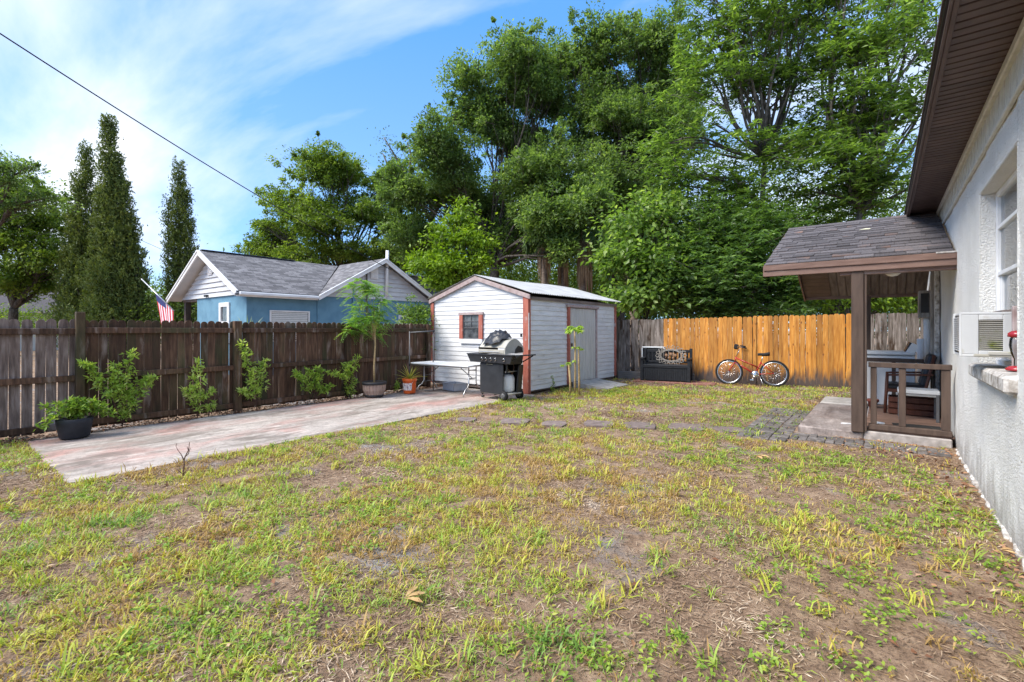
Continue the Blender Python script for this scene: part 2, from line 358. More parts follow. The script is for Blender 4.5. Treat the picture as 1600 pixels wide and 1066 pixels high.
# ------------------------------------------------------------------ mesh tools
def link(name, me, parent=None, mat=None):
    o = bpy.data.objects.new(name, me); COL.objects.link(o)
    if parent: o.parent = parent
    if mat is not None:
        for k in (mat if isinstance(mat, (list, tuple)) else [mat]): me.materials.append(k)
    return o
def tag(o, label=None, cat=None, group=None, kind=None):
    if label: o['label'] = label
    if cat: o['category'] = cat
    if group: o['group'] = group
    if kind: o['kind'] = kind
    return o
def empty(name, loc=(0, 0, 0), rz=0.0):
    o = bpy.data.objects.new(name, None); COL.objects.link(o)
    o.location = loc; o.rotation_euler = (0, 0, rz); o.empty_display_size = .1
    return o
class MB:
    def __init__(s): s.v = []; s.f = []; s.sm = []; s.mi = []; s.cur = 0
    def add(s, vs, fs, smooth=False):
        n = len(s.v); s.v += [tuple(p) for p in vs]
        for f in fs: s.f.append(tuple(i + n for i in f)); s.sm.append(smooth); s.mi.append(s.cur)
    def box(s, c, d, rot=None, b=0.0):
        """box centred on c with size d, optional rotation (euler) and chamfer b"""
        c = Vector(c); h = [x / 2 for x in d]
        m = Euler(rot).to_matrix() if rot is not None else None
        b = min(b, min(h) * .6)
        if b <= 0:
            vs = [Vector((sx * h[0], sy * h[1], sz * h[2])) for sx in (-1, 1) for sy in (-1, 1) for sz in (-1, 1)]
            fs = [(0, 1, 3, 2), (4, 6, 7, 5), (0, 4, 5, 1), (2, 3, 7, 6), (0, 2, 6, 4), (1, 5, 7, 3)]
        else:
            idx = {}; vs = []
            for sx in (-1, 1):
                for sy in (-1, 1):
                    for sz in (-1, 1):
                        for a in range(3):
                            p = [sx * (h[0] - b), sy * (h[1] - b), sz * (h[2] - b)]
                            p[a] = (sx, sy, sz)[a] * h[a]
                            idx[(sx, sy, sz, a)] = len(vs); vs.append(Vector(p))
            fs = []
            for a in range(3):
                o1, o2 = [k for k in range(3) if k != a]
                for sg in (-1, 1):
                    q = []
                    for u, w in ((-1, -1), (1, -1), (1, 1), (-1, 1)):
                        k = [0, 0, 0]; k[a] = sg; k[o1] = u; k[o2] = w; q.append(idx[(k[0], k[1], k[2], a)])
                    fs.append(tuple(q))
            for a in range(3):
                for bb in range(a + 1, 3):
                    cc = 3 - a - bb
                    for sa in (-1, 1):
                        for sb in (-1, 1):
                            k0 = [0, 0, 0]; k0[a] = sa; k0[bb] = sb; k0[cc] = -1
                            k1 = list(k0); k1[cc] = 1
                            fs.append((idx[(*k0, a)], idx[(*k1, a)], idx[(*k1, bb)], idx[(*k0, bb)]))
            for sx in (-1, 1):
                for sy in (-1, 1):
                    for sz in (-1, 1): fs.append(tuple(idx[(sx, sy, sz, a)] for a in range(3)))
            g = []
            for f in fs:
                ce = sum((vs[i] for i in f), Vector()) / len(f)
                nrm = (vs[f[1]] - vs[f[0]]).cross(vs[f[2]] - vs[f[0]])
                g.append(f if nrm.dot(ce) > 0 else f[::-1])
            fs = g
        if m: vs = [m @ p for p in vs]
        s.add([p + c for p in vs], fs)
        return s
    def prism(s, pts, ext):
        """closed polygon pts (3-D) extruded by vector ext"""
        pts = [Vector(p) for p in pts]; e = Vector(ext); n = len(pts)
        vs = pts + [p + e for p in pts]
        nrm = Vector((0, 0, 0))
        for i in range(n): nrm += pts[i].cross(pts[(i + 1) % n])
        fl = nrm.dot(e) > 0
        bot = tuple(range(n)); top = tuple(range(n, 2 * n))
        fs = [bot[::-1] if fl else bot, top if fl else top[::-1]]
        for i in range(n):
            j = (i + 1) % n; q = (i, j, n + j, n + i); fs.append(q if fl else q[::-1])
        s.add(vs, fs); return s
    def tube(s, pts, r, n=8, caps=True, closed=False, smooth=True):
        pts = [Vector(p) for p in pts]; k = len(pts)
        rs = r if isinstance(r, (list, tuple)) else [r] * k
        vs = []; up = None
        for i, p in enumerate(pts):
            if closed: d = pts[(i + 1) % k] - pts[i - 1]
            else: d = pts[min(i + 1, k - 1)] - pts[max(i - 1, 0)]
            if d.length < 1e-9: d = Vector((0, 0, 1))
            d.normalize()
            if up is None:
                up = Vector((0, 0, 1)) if abs(d.z) < .9 else Vector((1, 0, 0))
            x = (up - d * up.dot(d))
            if x.length < 1e-4: x = Vector((1, 0, 0)).cross(d)
            x.normalize(); y = d.cross(x); up = x
            for j in range(n):
                a = 2 * math.pi * j / n
                vs.append(p + (x * math.cos(a) + y * math.sin(a)) * rs[i])
        fs = []
        for i in range(k if closed else k - 1):
            for j in range(n):
                a = i * n + j; bq = i * n + (j + 1) % n; i2 = ((i + 1) % k) * n
                fs.append((a, bq, i2 + (j + 1) % n, i2 + j))
        s.add(vs, fs, smooth)
        if caps and not closed:
            s.f.append(tuple(len(s.v) - len(vs) + j for j in range(n))[::-1]); s.sm.append(False); s.mi.append(s.cur)
            s.f.append(tuple(len(s.v) - n + j for j in range(n))); s.sm.append(False); s.mi.append(s.cur)
        return s
    def lathe(s, prof, n=20, c=(0, 0, 0), caps=True, smooth=True):
        c = Vector(c); vs = []
        for r, z in prof:
            for j in range(n):
                a = 2 * math.pi * j / n; vs.append(c + Vector((r * math.cos(a), r * math.sin(a), z)))
        fs = []
        for i in range(len(prof) - 1):
            for j in range(n):
                fs.append((i * n + j, i * n + (j + 1) % n, (i + 1) * n + (j + 1) % n, (i + 1) * n + j))
        b0 = len(s.v); s.add(vs, fs, smooth)
        if caps:
            s.f.append(tuple(b0 + j for j in range(n))[::-1]); s.sm.append(False); s.mi.append(s.cur)
            s.f.append(tuple(b0 + (len(prof) - 1) * n + j for j in range(n))); s.sm.append(False); s.mi.append(s.cur)
        return s
    def mesh(s, name):
        me = bpy.data.meshes.new(name); me.from_pydata(s.v, [], s.f)
        me.polygons.foreach_set('use_smooth', s.sm); me.polygons.foreach_set('material_index', s.mi)
        me.update(); return me
    def build(s, name, mat, parent=None): return link(name, s.mesh(name), parent, mat)
def P(name, mat, parent, c, d, rot=None, b=0.004):
    return MB().box(c, d, rot, b).build(name, mat, parent)
def tint_mesh(name, verts, faces, tint, mat, parent=None, smooth=False):
    """verts (N,3), faces (F,k) constant k, tint (F,)"""
    me = bpy.data.meshes.new(name); k = faces.shape[1]
    me.vertices.add(len(verts)); me.vertices.foreach_set('co', verts.astype(np.float32).ravel())
    me.loops.add(faces.size); me.loops.foreach_set('vertex_index', faces.astype(np.int32).ravel())
    me.polygons.add(len(faces)); me.polygons.foreach_set('loop_start', np.arange(0, faces.size, k, dtype=np.int32))
    me.update(calc_edges=True)
    at_ = me.attributes.new('tint', 'FLOAT', 'FACE'); at_.data.foreach_set('value', tint.astype(np.float32))
    return link(name, me, parent, mat)
# value noise in numpy
_PT = RNG.random((256, 256))
def vnoise(x, y):
    xi = np.floor(x).astype(int); yi = np.floor(y).astype(int); fx = x - xi; fy = y - yi
    fx = fx * fx * (3 - 2 * fx); fy = fy * fy * (3 - 2 * fy)
    g = lambda a, b: _PT[a & 255, b & 255]
    return (g(xi, yi) * (1 - fx) + g(xi + 1, yi) * fx) * (1 - fy) + (g(xi, yi + 1) * (1 - fx) + g(xi + 1, yi + 1) * fx) * fy
def fbm(x, y, o=4):
    s = 0; a = .5; t = 0
    for i in range(o):
        s = s + a * vnoise(x * 2 ** i + 17 * i, y * 2 ** i + 31 * i); t += a; a *= .5
    return s / t
def gh(x, y):
    """ground height"""
    x = np.asarray(x, float); y = np.asarray(y, float)
    h = (fbm(x * .6, y * .6, 3) - .5) * .05 + (fbm(x * 3.1 + 5, y * 3.1, 3) - .5) * .03
    patio = (x < -6.12) & (y > 1.05) & (y < 8.4)
    return np.where(patio, np.minimum(h, -.012) - .02, h)

# ================================================================== SETTING
def build_ground():
    def axis(lo, hi, a, b, st):
        mid = np.arange(a, b + 1e-6, st); out = [lo]; 
        left = a - np.cumsum(np.geomspace(st * 2, abs(a - lo) / 4, 14)); left = left[left > lo]
        right = b + np.cumsum(np.geomspace(st * 2, abs(hi - b) / 4, 14)); right = right[right < hi]
        return np.concatenate([[lo], left[::-1], mid, right, [hi]])
    xs = axis(-400, 400, -12, 2.5, .09); ys = axis(-400, 500, -1, 15.5, .09)
    X, Y = np.meshgrid(xs, ys, indexing='ij'); Z = gh(X, Y)
    far = (np.abs(X + 5) > 12) | (np.abs(Y - 7) > 12)
    Z = np.where(far, Z * .3 - .01, Z)
    V = np.stack([X.ravel(), Y.ravel(), Z.ravel()], 1)
    nx, ny = len(xs), len(ys)
    i, j = np.meshgrid(np.arange(nx - 1), np.arange(ny - 1), indexing='ij')
    a = (i * ny + j).ravel()
    F = np.stack([a, a + ny, a + ny + 1, a + 1], 1)
    o = tint_mesh('ground', V, F, np.zeros(len(F)), M['ground'])
    o.data.polygons.foreach_set('use_smooth', np.ones(len(F), bool))
    tag(o, 'sandy brown soil of the back yard', kind='structure')
build_ground()

# patio slab along the left fence, edges worn ragged
pts = []
for y in np.arange(.92, 8.46, .12): pts.append((-6.0 + (fbm(np.array(y * 2.3), np.array(3.1), 3) - .5) * .07, y, -.10))
pts += [(-6.0, 8.48, -.10), (-8.72, 8.48, -.10)]
for y in np.arange(8.3, .9, -.15): pts.append((-8.70 + (fbm(np.array(y * 1.9), np.array(9.1), 3) - .5) * .3, y, -.10))
for x in np.arange(-8.2, -6.0, .10): pts.append((x, .92 + (fbm(np.array(x * 3.3), np.array(7.7), 3) - .5) * .05, -.10))
tag(MB().prism([Vector((float(a), float(b), c)) for a, b, c in pts], (0, 0, .114)).build('patio', M['patio']),
    'worn concrete patio with faded pink paint beside the dark fence', kind='structure')

# porch slab: a long slab and the step piece behind it
sl = MB(); sl.box((-.58, 9.05, .02), (.74, 2.62, .16), b=.015); slab = sl.build('porch_slab', M['slab'])
tag(slab, 'low concrete landing at the porch', kind='structure')
P('landing_step', M['concrete'], slab, (-.57, 10.85, .035), (.70, .92, .17), b=.02)
P('slab_edge', M['slab_face'], slab, (.225, 9.75, .0), (.86, 4.0, .24), b=.012)
for k in range(27):
    y = 7.86 + k * .142
    if y > 11.6: break
    P('deck_board', M['deck_wood'], slab, (.245, y, .132), (.87, .134, .022), b=.004)

# brick pavers left of and in front of the slab
pv = empty('paver_path', (-1.25, 8.4, 0)); tag(pv, 'path of small dark brick pavers by the porch slab', kind='structure')
pm = [MB().box((0, 0, 0), (.193, .093, .06), b=.008).mesh('paver'), MB().box((0, 0, 0), (.093, .193, .06), b=.008).mesh('paver')]
for m_ in pm: m_.materials.append(M['paver'])
rp = random.Random(3)
def paver(k, x, y):
    o = bpy.data.objects.new('paver', pm[k]); COL.objects.link(o); o.parent = pv
    o.location = (x + 1.25, y - 8.4, float(gh(x, y)) * .5 - .012 + rp.uniform(-.006, .006))
    o.rotation_euler = (rp.uniform(-.03, .03), rp.uniform(-.03, .03), rp.uniform(-.03, .03))
for r_ in range(14):
    for c_ in range(3):
        x = -1.49 + c_ * .2; y = 7.0 + r_ * .2
        if y > 9.7: continue
        if (r_ + c_) % 2: paver(0, x, y + .05); paver(0, x, y + .15)
        else: paver(1, x - .05, y + .1); paver(1, x + .05, y + .1)
for r_ in range(2):
    for c_ in range(8):
        x = -.89 + c_ * .2; y = 7.22 + r_ * .2
        if (r_ + c_) % 2: paver(0, x, y + .05); paver(0, x, y + .15)
        else: paver(1, x - .05, y + .1); paver(1, x + .05, y + .1)

# stepping stones in the lawn
ST = [(728, 657.5, .26), (805, 660, .36), (866, 663, .31), (935, 664.5, .36), (1000, 667, .37), (1071, 669, .42), (1138, 672, .34)]
st_lab = ['small half-buried grey stepping stone, the one nearest the patio', 'second grey stepping stone from the patio end of the row',
          'narrow grey stepping stone, third from the patio', 'grey stepping stone in the middle of the row, in line with the shed door',
          'grey stepping stone just right of the middle of the row', 'widest grey stepping stone, second from the pavers', 'grey stepping stone touching the dark brick pavers']
STONES = []
for (px, py, w), lb in zip(ST, st_lab):
    d = CAM_H * 740 / (py - 515); p = at(px, py, d); x, y = p.x, p.y; STONES.append((x, y))
    n = 14; rr = random.Random(px); outline = []
    for k in range(n):
        a = 2 * math.pi * k / n; q = 1 / max(abs(math.cos(a)), abs(math.sin(a))); q = min(q, 1.34) * (w * .60) * rr.uniform(.90, 1.06)
        outline.append(Vector((q * math.cos(a), q * math.sin(a), -.04)))
    o = MB().prism(outline, (0, 0, .05 + .004)).build('stepping_stone', M['stone'])
    o.location = (x, y, float(gh(x, y)) + .010); o.rotation_euler = (0, 0, R(30 + rr.uniform(-8, 8)))
    tag(o, lb, 'stepping stone', 'stepping stones across the lawn')

# ================================================================== FENCES
def picket_mesh(w, h, t, style='round', seed=0):
    rr = random.Random(seed); hw = w / 2; o = [(-hw, 0), (hw, 0)]
    if style == 'round':
        for k in range(7):
            a = math.pi * k / 6; o.append((hw * math.cos(a), h - .045 + .05 * math.sin(a)))
    elif style == 'ear':
        o += [(hw, h - .03), (hw - .025, h), (-hw + .025, h), (-hw, h - .03)]
    else:
        o += [(hw, h + rr.uniform(-.02, .01)), (rr.uniform(-.01, .02), h + rr.uniform(-.03, .015)), (-hw, h + rr.uniform(-.02, .01))]
    return MB().prism([(x, 0, z) for x, z in o], (0, t, 0)).mesh('picket')
def picket(me, parent, x, y, z, rz, ry=0):
    o = bpy.data.objects.new('picket', me); COL.objects.link(o); o.parent = parent
    o.location = (x, y, z); o.rotation_euler = (0, ry, rz); return o
rf = random.Random(21)
FX = -9.05
# panels of the left fence: y ranges between posts
panels = [(-2.6, -.59, 'fence_grey', 'wood fence panel at the far left of the yard, greyer than the rest'),
          (-.59, 1.51, 'fence_grey', 'weathered grey-brown panel'),
          (1.51, 3.595, 'fence_dark', ''), (3.595, 5.79, 'fence_dark', ''), (5.79, 8.06, 'fence_dark', '')]
lf = empty('wooden_fence', (FX, 3, 0))
tag(lf, 'long dark brown picket fence with rounded tops along the patio', 'fence')
meshes = {}
for mt in ('fence_grey', 'fence_dark'):
    meshes[mt] = [picket_mesh(w, 1.56 + dh, .018, 'round') for w, dh in ((.104, 0), (.108, .006), (.100, -.006))]
    for me in meshes[mt]: me.materials.append(M[mt])
for (y0, y1, mt, _) in panels:
    y = y0 + .055; lean = rf.uniform(-.006, .006); nn_ = round((y1 - y0) / (.108 if mt == 'fence_dark' else .114)); base_gap = (y1 - y0 - .005) / nn_
    while y < y1 - .015:
        gap = base_gap + rf.choice([-.002, -.001, -.001, .004, 0])
        picket(rf.choice(meshes[mt]), lf, -.012 + rf.uniform(-.003, .003), y - 3, .03 + rf.uniform(-.008, .008), R(90), rf.uniform(-.006, .006) + lean)
        y += gap
    zr = rf.uniform(-.015, .015)
    for z in (.115, .78, 1.44):
        if mt == 'fence_grey': z -= .02
        P('rail', M['fence_dark'], lf, (.03, (y0 + y1) / 2 - 3, z + zr * .5), (.04, y1 - y0 - .004, .085), rot=(rf.uniform(-.004, .004), 0, 0), b=.006)
for (y, h, w) in ((-.59, 1.66, .10), (1.51, 1.70, .10), (3.595, 1.60, .125), (5.79, 1.58, .10), (8.06, 1.58, .10)):
    P('post', M['fence_dark'], lf, (.06, y - 3, h / 2 - .05), (.10, w, h + .1), rot=(0, rf.uniform(-.01, .01), 0), b=.008)

BF0 = Vector((-6.25, 13.21, 0)); BFA = math.atan2(.93, 5.33)
def bf_s(px):
    """distance along the back fence where it passes photo column px"""
    t = (px - 800) / 740; s_, c_ = math.sin(R(YAW)), math.cos(R(YAW))
    dx, dy = -s_ + t * c_, c_ + t * s_; ux, uy = math.cos(BFA), math.sin(BFA)
    det = dx * (-uy) - dy * (-ux)
    return (dx * BF0.y - dy * BF0.x) / det if abs(det) > 1e-9 else 0
sA, sB, sC, sD, sE = -.5, bf_s(1037), bf_s(1180), bf_s(1357), bf_s(1352) + 2.2
def back_section(s0, s1, mt, style, h0, h1, label, name='wooden_fence', wid=.118):
    root = empty(name, (BF0.x + math.cos(BFA) * s0, BF0.y + math.sin(BFA) * s0, 0), BFA)
    tag(root, label, 'fence')
    L = s1 - s0; ms = [picket_mesh(wid - .004 + dw, 1.0, .018, style, k) for k, dw in enumerate((0, .003, -.003, .001))]
    for me in ms: me.materials.append(M[mt])
    x = wid / 2
    while x < L:
        h = h0 + (h1 - h0) * x / L + rf.uniform(-.012, .012)
        hm = None
        key = round(h, 2)
        kk = (mt, style, key, rf.randrange(2))
        if kk not in meshes:
            meshes[kk] = picket_mesh(wid - .003 - .003 * kk[3], key + .03, .018, style, kk[3]); meshes[kk].materials.append(M[mt])
        picket(meshes[kk], root, x, rf.uniform(-.003, .003), -.03, 0, rf.uniform(-.006, .006))
        x += wid + rf.uniform(-.001, .004)
    for z in (.3, .95, 1.55): P('rail', M[mt], root, (L / 2, .045, z), (L, .04, .085), b=.004)
    k = 0.05
    while k < L + .1:
        P('post', M[mt], root, (min(k, L - .05), .10, .8), (.09, .09, 1.72), b=.006); k += 2.4
    return root
back_section(sA, sB - .004, 'fence_weathered', 'plain', 1.73, 1.76, 'weathered grey fence section between the shed and the orange boards')
orf = back_section(sB, sD, 'fence_orange', 'ear', 1.76, 1.84, 'bright orange stained fence section behind the red bicycle')
P('cover_strip', M['fence_orange'], orf, (sC - sB, -.012, .9), (.05, .02, 1.8), b=.003)
back_section(sD + .004, sE, 'fence_weathered', 'plain', 1.83, 1.84, 'grey weathered fence section seen under the porch roof')
tb = MB().box((0, 0, .10), (2.15, .12, .24), b=.01).build('edging_timber', M['grey_timber'])
tb.location = BF0 + Vector((math.cos(BFA) * 1.05 + .05, math.sin(BFA) * 1.05 - .14, 0)); tb.rotation_euler = (0, 0, BFA)
tag(tb, 'grey edging timber lying along the base of the back fence', 'timber')

# ================================================================== OUR HOUSE (right)
WX = .69
hs = empty('white_house', (WX, 5, 0)); tag(hs, 'white stucco house with brown soffit at the right edge', 'house')
def hp(v): return (v[0] - WX, v[1] - 5, v[2])
def HB(name, mat, lo, hi, b=0.0):
    lo, hi = Vector(hp(lo)), Vector(hp(hi))
    return P(name, M[mat], hs, (lo + hi) / 2, hi - lo, b=b)
Y0, Y1, ZS = -3.0, 12.9, 3.3
WY0, WY1, WZ0, WZ1 = 4.47, 6.0, 1.14, 2.67
def wall_mesh():
    """outer face is a fine grid with trowelled relief; opening left for the window"""
    mb = MB(); st = .06
    ys = list(np.arange(Y0, WY0 - .01, .25)) + list(np.linspace(WY0, WY1, 26)) + list(np.arange(WY1 + st, Y1, st)) + [Y1]
    ys = sorted(set([round(float(v), 4) for v in list(np.arange(Y0, 1.5, .3)) + list(np.arange(1.5, WY0 - .02, st)) + list(np.linspace(WY0, WY1, 26)) + list(np.arange(WY1 + st, Y1, st)) + [Y1]]))
    zs = sorted(set([round(float(v), 4) for v in list(np.arange(-.15, WZ0 - .02, st)) + list(np.linspace(WZ0, WZ1, 26)) + list(np.arange(WZ1 + st, 2.96, st)) + [2.98]]))
    idx = {}; vs = []; fs = []
    for i, y in enumerate(ys):
        for j, z in enumerate(zs):
            edge = (abs(y - WY0) < .001 or abs(y - WY1) < .001 or abs(z - WZ0) < .001 or abs(z - WZ1) < .001)
            dx = (float(fbm(np.array(y * 5.0), np.array(z * 4.0 + 3), 4)) - .5) * (.012 if edge else .028)
            idx[i, j] = len(vs); vs.append(hp((WX + dx, y, z)))
    for i in range(len(ys) - 1):
        for j in range(len(zs) - 1):
            yc, zc = (ys[i] + ys[i + 1]) / 2, (zs[j] + zs[j + 1]) / 2
            if WY0 < yc < WY1 and WZ0 < zc < WZ1: continue
            fs.append((idx[i, j], idx[i, j + 1], idx[i + 1, j + 1], idx[i + 1, j]))
    mb.add(vs, fs, True)
    return mb.build('wall', M['stucco'], hs)
wall_mesh()
T = .22
inner = MB()
for lo, hi in (((WX + .02, Y0, -.15), (WX + T, WY0 - .002, 3.0)), ((WX + .02, WY1 + .002, -.15), (WX + T, Y1, 3.0)),
               ((WX + .02, WY0 - .002, -.15), (WX + T, WY1 + .002, WZ0 - .002)), ((WX + .02, WY0 - .002, WZ1 + .002), (WX + T, WY1 + .002, 3.0)),
               ((WX + .02, Y1 - .2, -.15), (6.5, Y1, 3.3)), ((WX + .02, Y0, -.15), (6.5, Y0 + .2, 3.3)), ((6.4, Y0, -.15), (6.6, Y1, 3.3))):
    a, b_ = Vector(hp(lo)), Vector(hp(hi)); inner.box((a + b_) / 2, b_ - a)
inner.build('wall_core', M['stucco'], hs)
# reveals of the window opening
rv = MB()
for lo, hi in (((WX - .004, WY1 - .001, WZ0), (WX + .16, WY1 + .03, WZ1)), ((WX - .004, WY0 - .03, WZ0), (WX + .16, WY0 + .001, WZ1)), ((WX - .004, WY0 - .03, WZ1 - .001), (WX + .16, WY1 + .03, WZ1 + .03))):
    a, b_ = Vector(hp(lo)), Vector(hp(hi)); rv.box((a + b_) / 2, b_ - a, b=.012)
rv.build('window_reveal', M['stucco'], hs)
HB('window_sill', 'old_white', (WX - .07, WY0 - .05, WZ0 - .12), (WX + .16, WY1 + .06, WZ0 + .005), b=.022)
HB('frieze_board', 'cream', (WX - .012, Y0, 2.975), (WX + T, Y1, 3.22), b=.0)
HB('frieze_moulding', 'cream', (WX - .03, Y0, 2.955), (WX, Y1, 2.985), b=.006)
HB('crown_moulding', 'cream', (WX - .045, Y0, 3.215), (WX + .1, Y1, 3.285), b=.01)
for k in range(44):   # battens of the frieze panel
    y = 2.0 + k * .2
    HB('frieze_rib', 'cream', (WX - .018, y, 2.985), (WX - .011, y + .012, 3.215))
# soffit panels, each with two shallow grooves
sx0, sx1 = .335, WX - .01
for k in range(58):
    y = 1.8 + k * .19
    mb = MB()
    mb.box(hp(((sx0 + sx1) / 2, y + .045, 3.297)), (sx1 - sx0, .078, .014), b=.003)
    mb.box(hp(((sx0 + sx1) / 2, y + .138, 3.297)), (sx1 - sx0, .078, .014), b=.003)
    mb.box(hp(((sx0 + sx1) / 2, y + .095, 3.305)), (sx1 - sx0, .19, .004))
    mb.build('soffit_panel', M['soffit_brown'], hs)
HB('fascia', 'soffit_brown', (.305, Y0, 3.255), (.335, Y1, 3.352), b=.004)
HB('fascia_lip', 'soffit_brown', (.288, Y0, 3.25), (.304, Y1, 3.272), b=.004)
HB('drip_edge', 'black_metal', (.285, Y0, 3.353), (.36, Y1, 3.372), b=.004)
MB().prism([hp(p) for p in ((.272, Y0, 3.374), (.272, Y0, 3.392), (4.2, Y0, 4.99), (7.2, Y0, 3.79), (7.2, Y0, 3.76), (4.2, Y0, 4.96))], (0, Y1 - Y0, 0)).build('roof', M['shingle'], hs)
MB().prism([hp(p) for p in ((.5, Y0, 3.31), (6.8, Y0, 3.31), (4.2, Y0, 4.8))], (0, .2, 0)).build('gable', M['stucco'], hs)
MB().prism([hp(p) for p in ((.5, Y1 - .2, 3.31), (6.8, Y1 - .2, 3.31), (4.2, Y1 - .2, 4.8))], (0, .2, 0)).build('gable', M['stucco'], hs)
# window: two-over sashes, blinds behind
win = empty('window'); win.parent = hs; FXW = WX + .10
def WBX(name, mat, lo, hi, b=.004):
    lo, hi = Vector(hp(lo)), Vector(hp(hi)); return P(name, M[mat], win, (lo + hi) / 2, hi - lo, b=b)
WBX('frame', 'white_trim', (FXW, WY1 - .06, WZ0), (FXW + .07, WY1 - .001, WZ1 - .002))
WBX('frame', 'white_trim', (FXW, WY0 + .001, WZ0), (FXW + .07, WY0 + .05, WZ1 - .002))
WBX('frame', 'white_trim', (FXW, WY0 + .051, WZ1 - .05), (FXW + .07, WY1 - .061, WZ1 - .002))
WBX('frame', 'white_trim', (FXW, WY0 + .051, WZ0), (FXW + .07, WY1 - .061, WZ0 + .05))
for z in (2.33, 1.92):
    WBX('sash_rail', 'white_trim', (FXW + .004, WY0 + .051, z), (FXW + .045, WY1 - .061, z + .035))
WBX('sash_stile', 'white_trim', (FXW + .02, WY1 - .11, WZ0 + .05), (FXW + .05, WY1 - .061, 1.92))
WBX('pane', 'glass', (FXW + .026, WY0 + .05, 1.94), (FXW + .030, WY1 - .06, WZ1 - .03), b=0)
WBX('pane', 'glass', (FXW + .040, WY0 + .05, WZ0 + .03), (FXW + .044, WY1 - .06, 1.925), b=0)
bl = MB()
z = WZ0 + .06
while z < WZ1 - .04:
    bl.box(hp((FXW + .105, (WY0 + WY1) / 2, z)), (.004, WY1 - WY0 - .02, .034), rot=(0, R(-24), 0)); z += .030
bl.build('blind', M['blind'], win)
WBX('dark_backing', 'glass_dark', (FXW + .13, WY0 - .01, WZ0 - .01), (FXW + .14, WY1 + .01, WZ1 + .01), b=0)
# crumbling stucco edge at the foot of the wall
fr = MB(); rr = random.Random(5); y = 2.2
while y < 7.7:
    l = rr.uniform(.03, .13); wdt = rr.uniform(.008, .035)
    fr.box(hp((WX - wdt / 2 + .012, y, float(gh(WX, y)) + .006)), (wdt + .015, l, rr.uniform(.02, .05)), rot=(rr.uniform(-.15, .15), rr.uniform(-.3, .3), rr.uniform(-.2, .2)), b=.012)
    y += l * rr.uniform(.8, 1.15)
o = fr.build('broken_stucco_edge', M['old_white'], hs); tag(o, kind='stuff')
# hardware on the wall inside the porch
HB('meter_box', 'grey_post', (.50, 11.25, 1.66), (WX - .015, 11.55, 2.15), b=.01)
HB('meter_panel', 'black_metal', (.53, 11.235, 1.75), (WX - .05, 11.25, 2.10), b=.003)
MB().tube([hp((.62, 11.38, 1.66)), hp((.62, 11.38, .95))], .05, 12).build('drain_pipe', M['white_trim'], hs)
MB().tube([hp((.54, 11.40, 1.28)), hp((.54, 11.40, .2))], .06, 12).build('drain_pipe', M['white_trim'], hs)
HB('wall_post', 'grey_post', (.585, 9.86, .14), (WX - .014, 9.98, 2.55), b=.006)
HB('wall_trim', 'old_white', (.62, 9.7, .14), (WX - .012, 9.84, 2.55), b=.01)

# ================================================================== PORCH
po = empty('porch', (-.3, 9, 0)); tag(po, 'small open porch with shingled gable roof against the white house', 'porch')
def pp(v): return Vector((v[0] + .3, v[1] - 9, v[2]))
def PB(name, mat, lo, hi, b=.005, parent=None):
    lo, hi = pp(lo), pp(hi); return P(name, M[mat], parent or po, (lo + hi) / 2, hi - lo, b=b)
EX0, EX1 = -1.36, WX - .03
EY, EZ, RY, RZ = 7.68, 2.37, 9.95, 3.27     # eave and ridge of the front slope
EY2, EZ2 = 12.25, 2.22
sl_len = math.hypot(RY - EY, RZ - EZ); sa = math.atan2(RZ - EZ, RY - EY)
MB().prism([pp((EX0 + .01, EY, EZ - .02)), pp((EX0 + .01, RY, RZ - .02)), pp((EX0 + .01, EY2, EZ2 - .02)), pp((EX0 + .01, EY2, EZ2 - .05)), pp((EX0 + .01, RY, RZ - .055)), pp((EX0 + .01, EY, EZ - .05))],
           (EX1 - EX0 - .01, 0, 0)).build('roof_deck', M['dark_board'], po)
def shingles(side):
    rr = random.Random(8 + side); rows = 17; exp = sl_len / rows
    for r_ in range(rows):
        x = EX0 - (rr.random() * .2)
        off = r_ * exp
        while x < EX1 - .02:
            w = rr.choice([.15, .2, .26, .32]); x0, x1 = max(x, EX0), min(x + w, EX1)
            if x1 - x0 < .03: x += w; continue
            th = rr.choice([.010, .010, .018]); dip = rr.uniform(-.006, .002)
            mb = MB()
            l = exp + .05
            yc = off + l / 2 + dip - .012; zc = .010 + th / 2 - (0)
            # front edge lifts over the row below
            if side == 0:
                cy = EY + math.cos(sa) * yc - math.sin(sa) * zc; cz = EZ + math.sin(sa) * yc + math.cos(sa) * zc; rx = sa - .06
            else:
                cy = EY2 - math.cos(sa) * yc + math.sin(sa) * zc; cz = EZ2 + math.sin(sa) * yc + math.cos(sa) * zc; rx = -(sa - .045)
            if cz > RZ + .02: x += w; continue
            o = P('shingle', M['shingle'], po, (0, 0, 0), (x1 - x0 - .004, l, th), b=0)
            o.location = pp(((x0 + x1) / 2, cy, cz)); o.rotation_euler = (rx, 0, 0)
            x += w
shingles(0)
MB().prism([pp((EX0, EY2 + .02, EZ2 + .0)), pp((EX0, RY, RZ - .01)), pp((EX0, RY, RZ + .012)), pp((EX0, EY2 + .02, EZ2 + .02))], (EX1 - EX0, 0, 0)).build('rear_roof_slope', M['shingle'], po)
for k in range(7):
    x = EX0 + k * .29
    MB().prism([pp((x, RY - .13, RZ - .028)), pp((x, RY, RZ + .022)), pp((x, RY + .13, RZ - .028)), pp((x, RY + .13, RZ - .018)), pp((x, RY, RZ + .034)), pp((x, RY - .13, RZ - .018))], (min(.285, EX1 - x), 0, 0)).build('ridge_shingle', M['shingle'], po)
PB('fascia', 'brown_fascia', (EX0 - .005, EY - .004, EZ - .155), (EX1 + .04, EY + .03, EZ + .002))
PB('fascia_trim', 'brown_fascia', (EX0 - .008, EY - .022, EZ - .075), (EX1 + .04, EY - .002, EZ + .006))
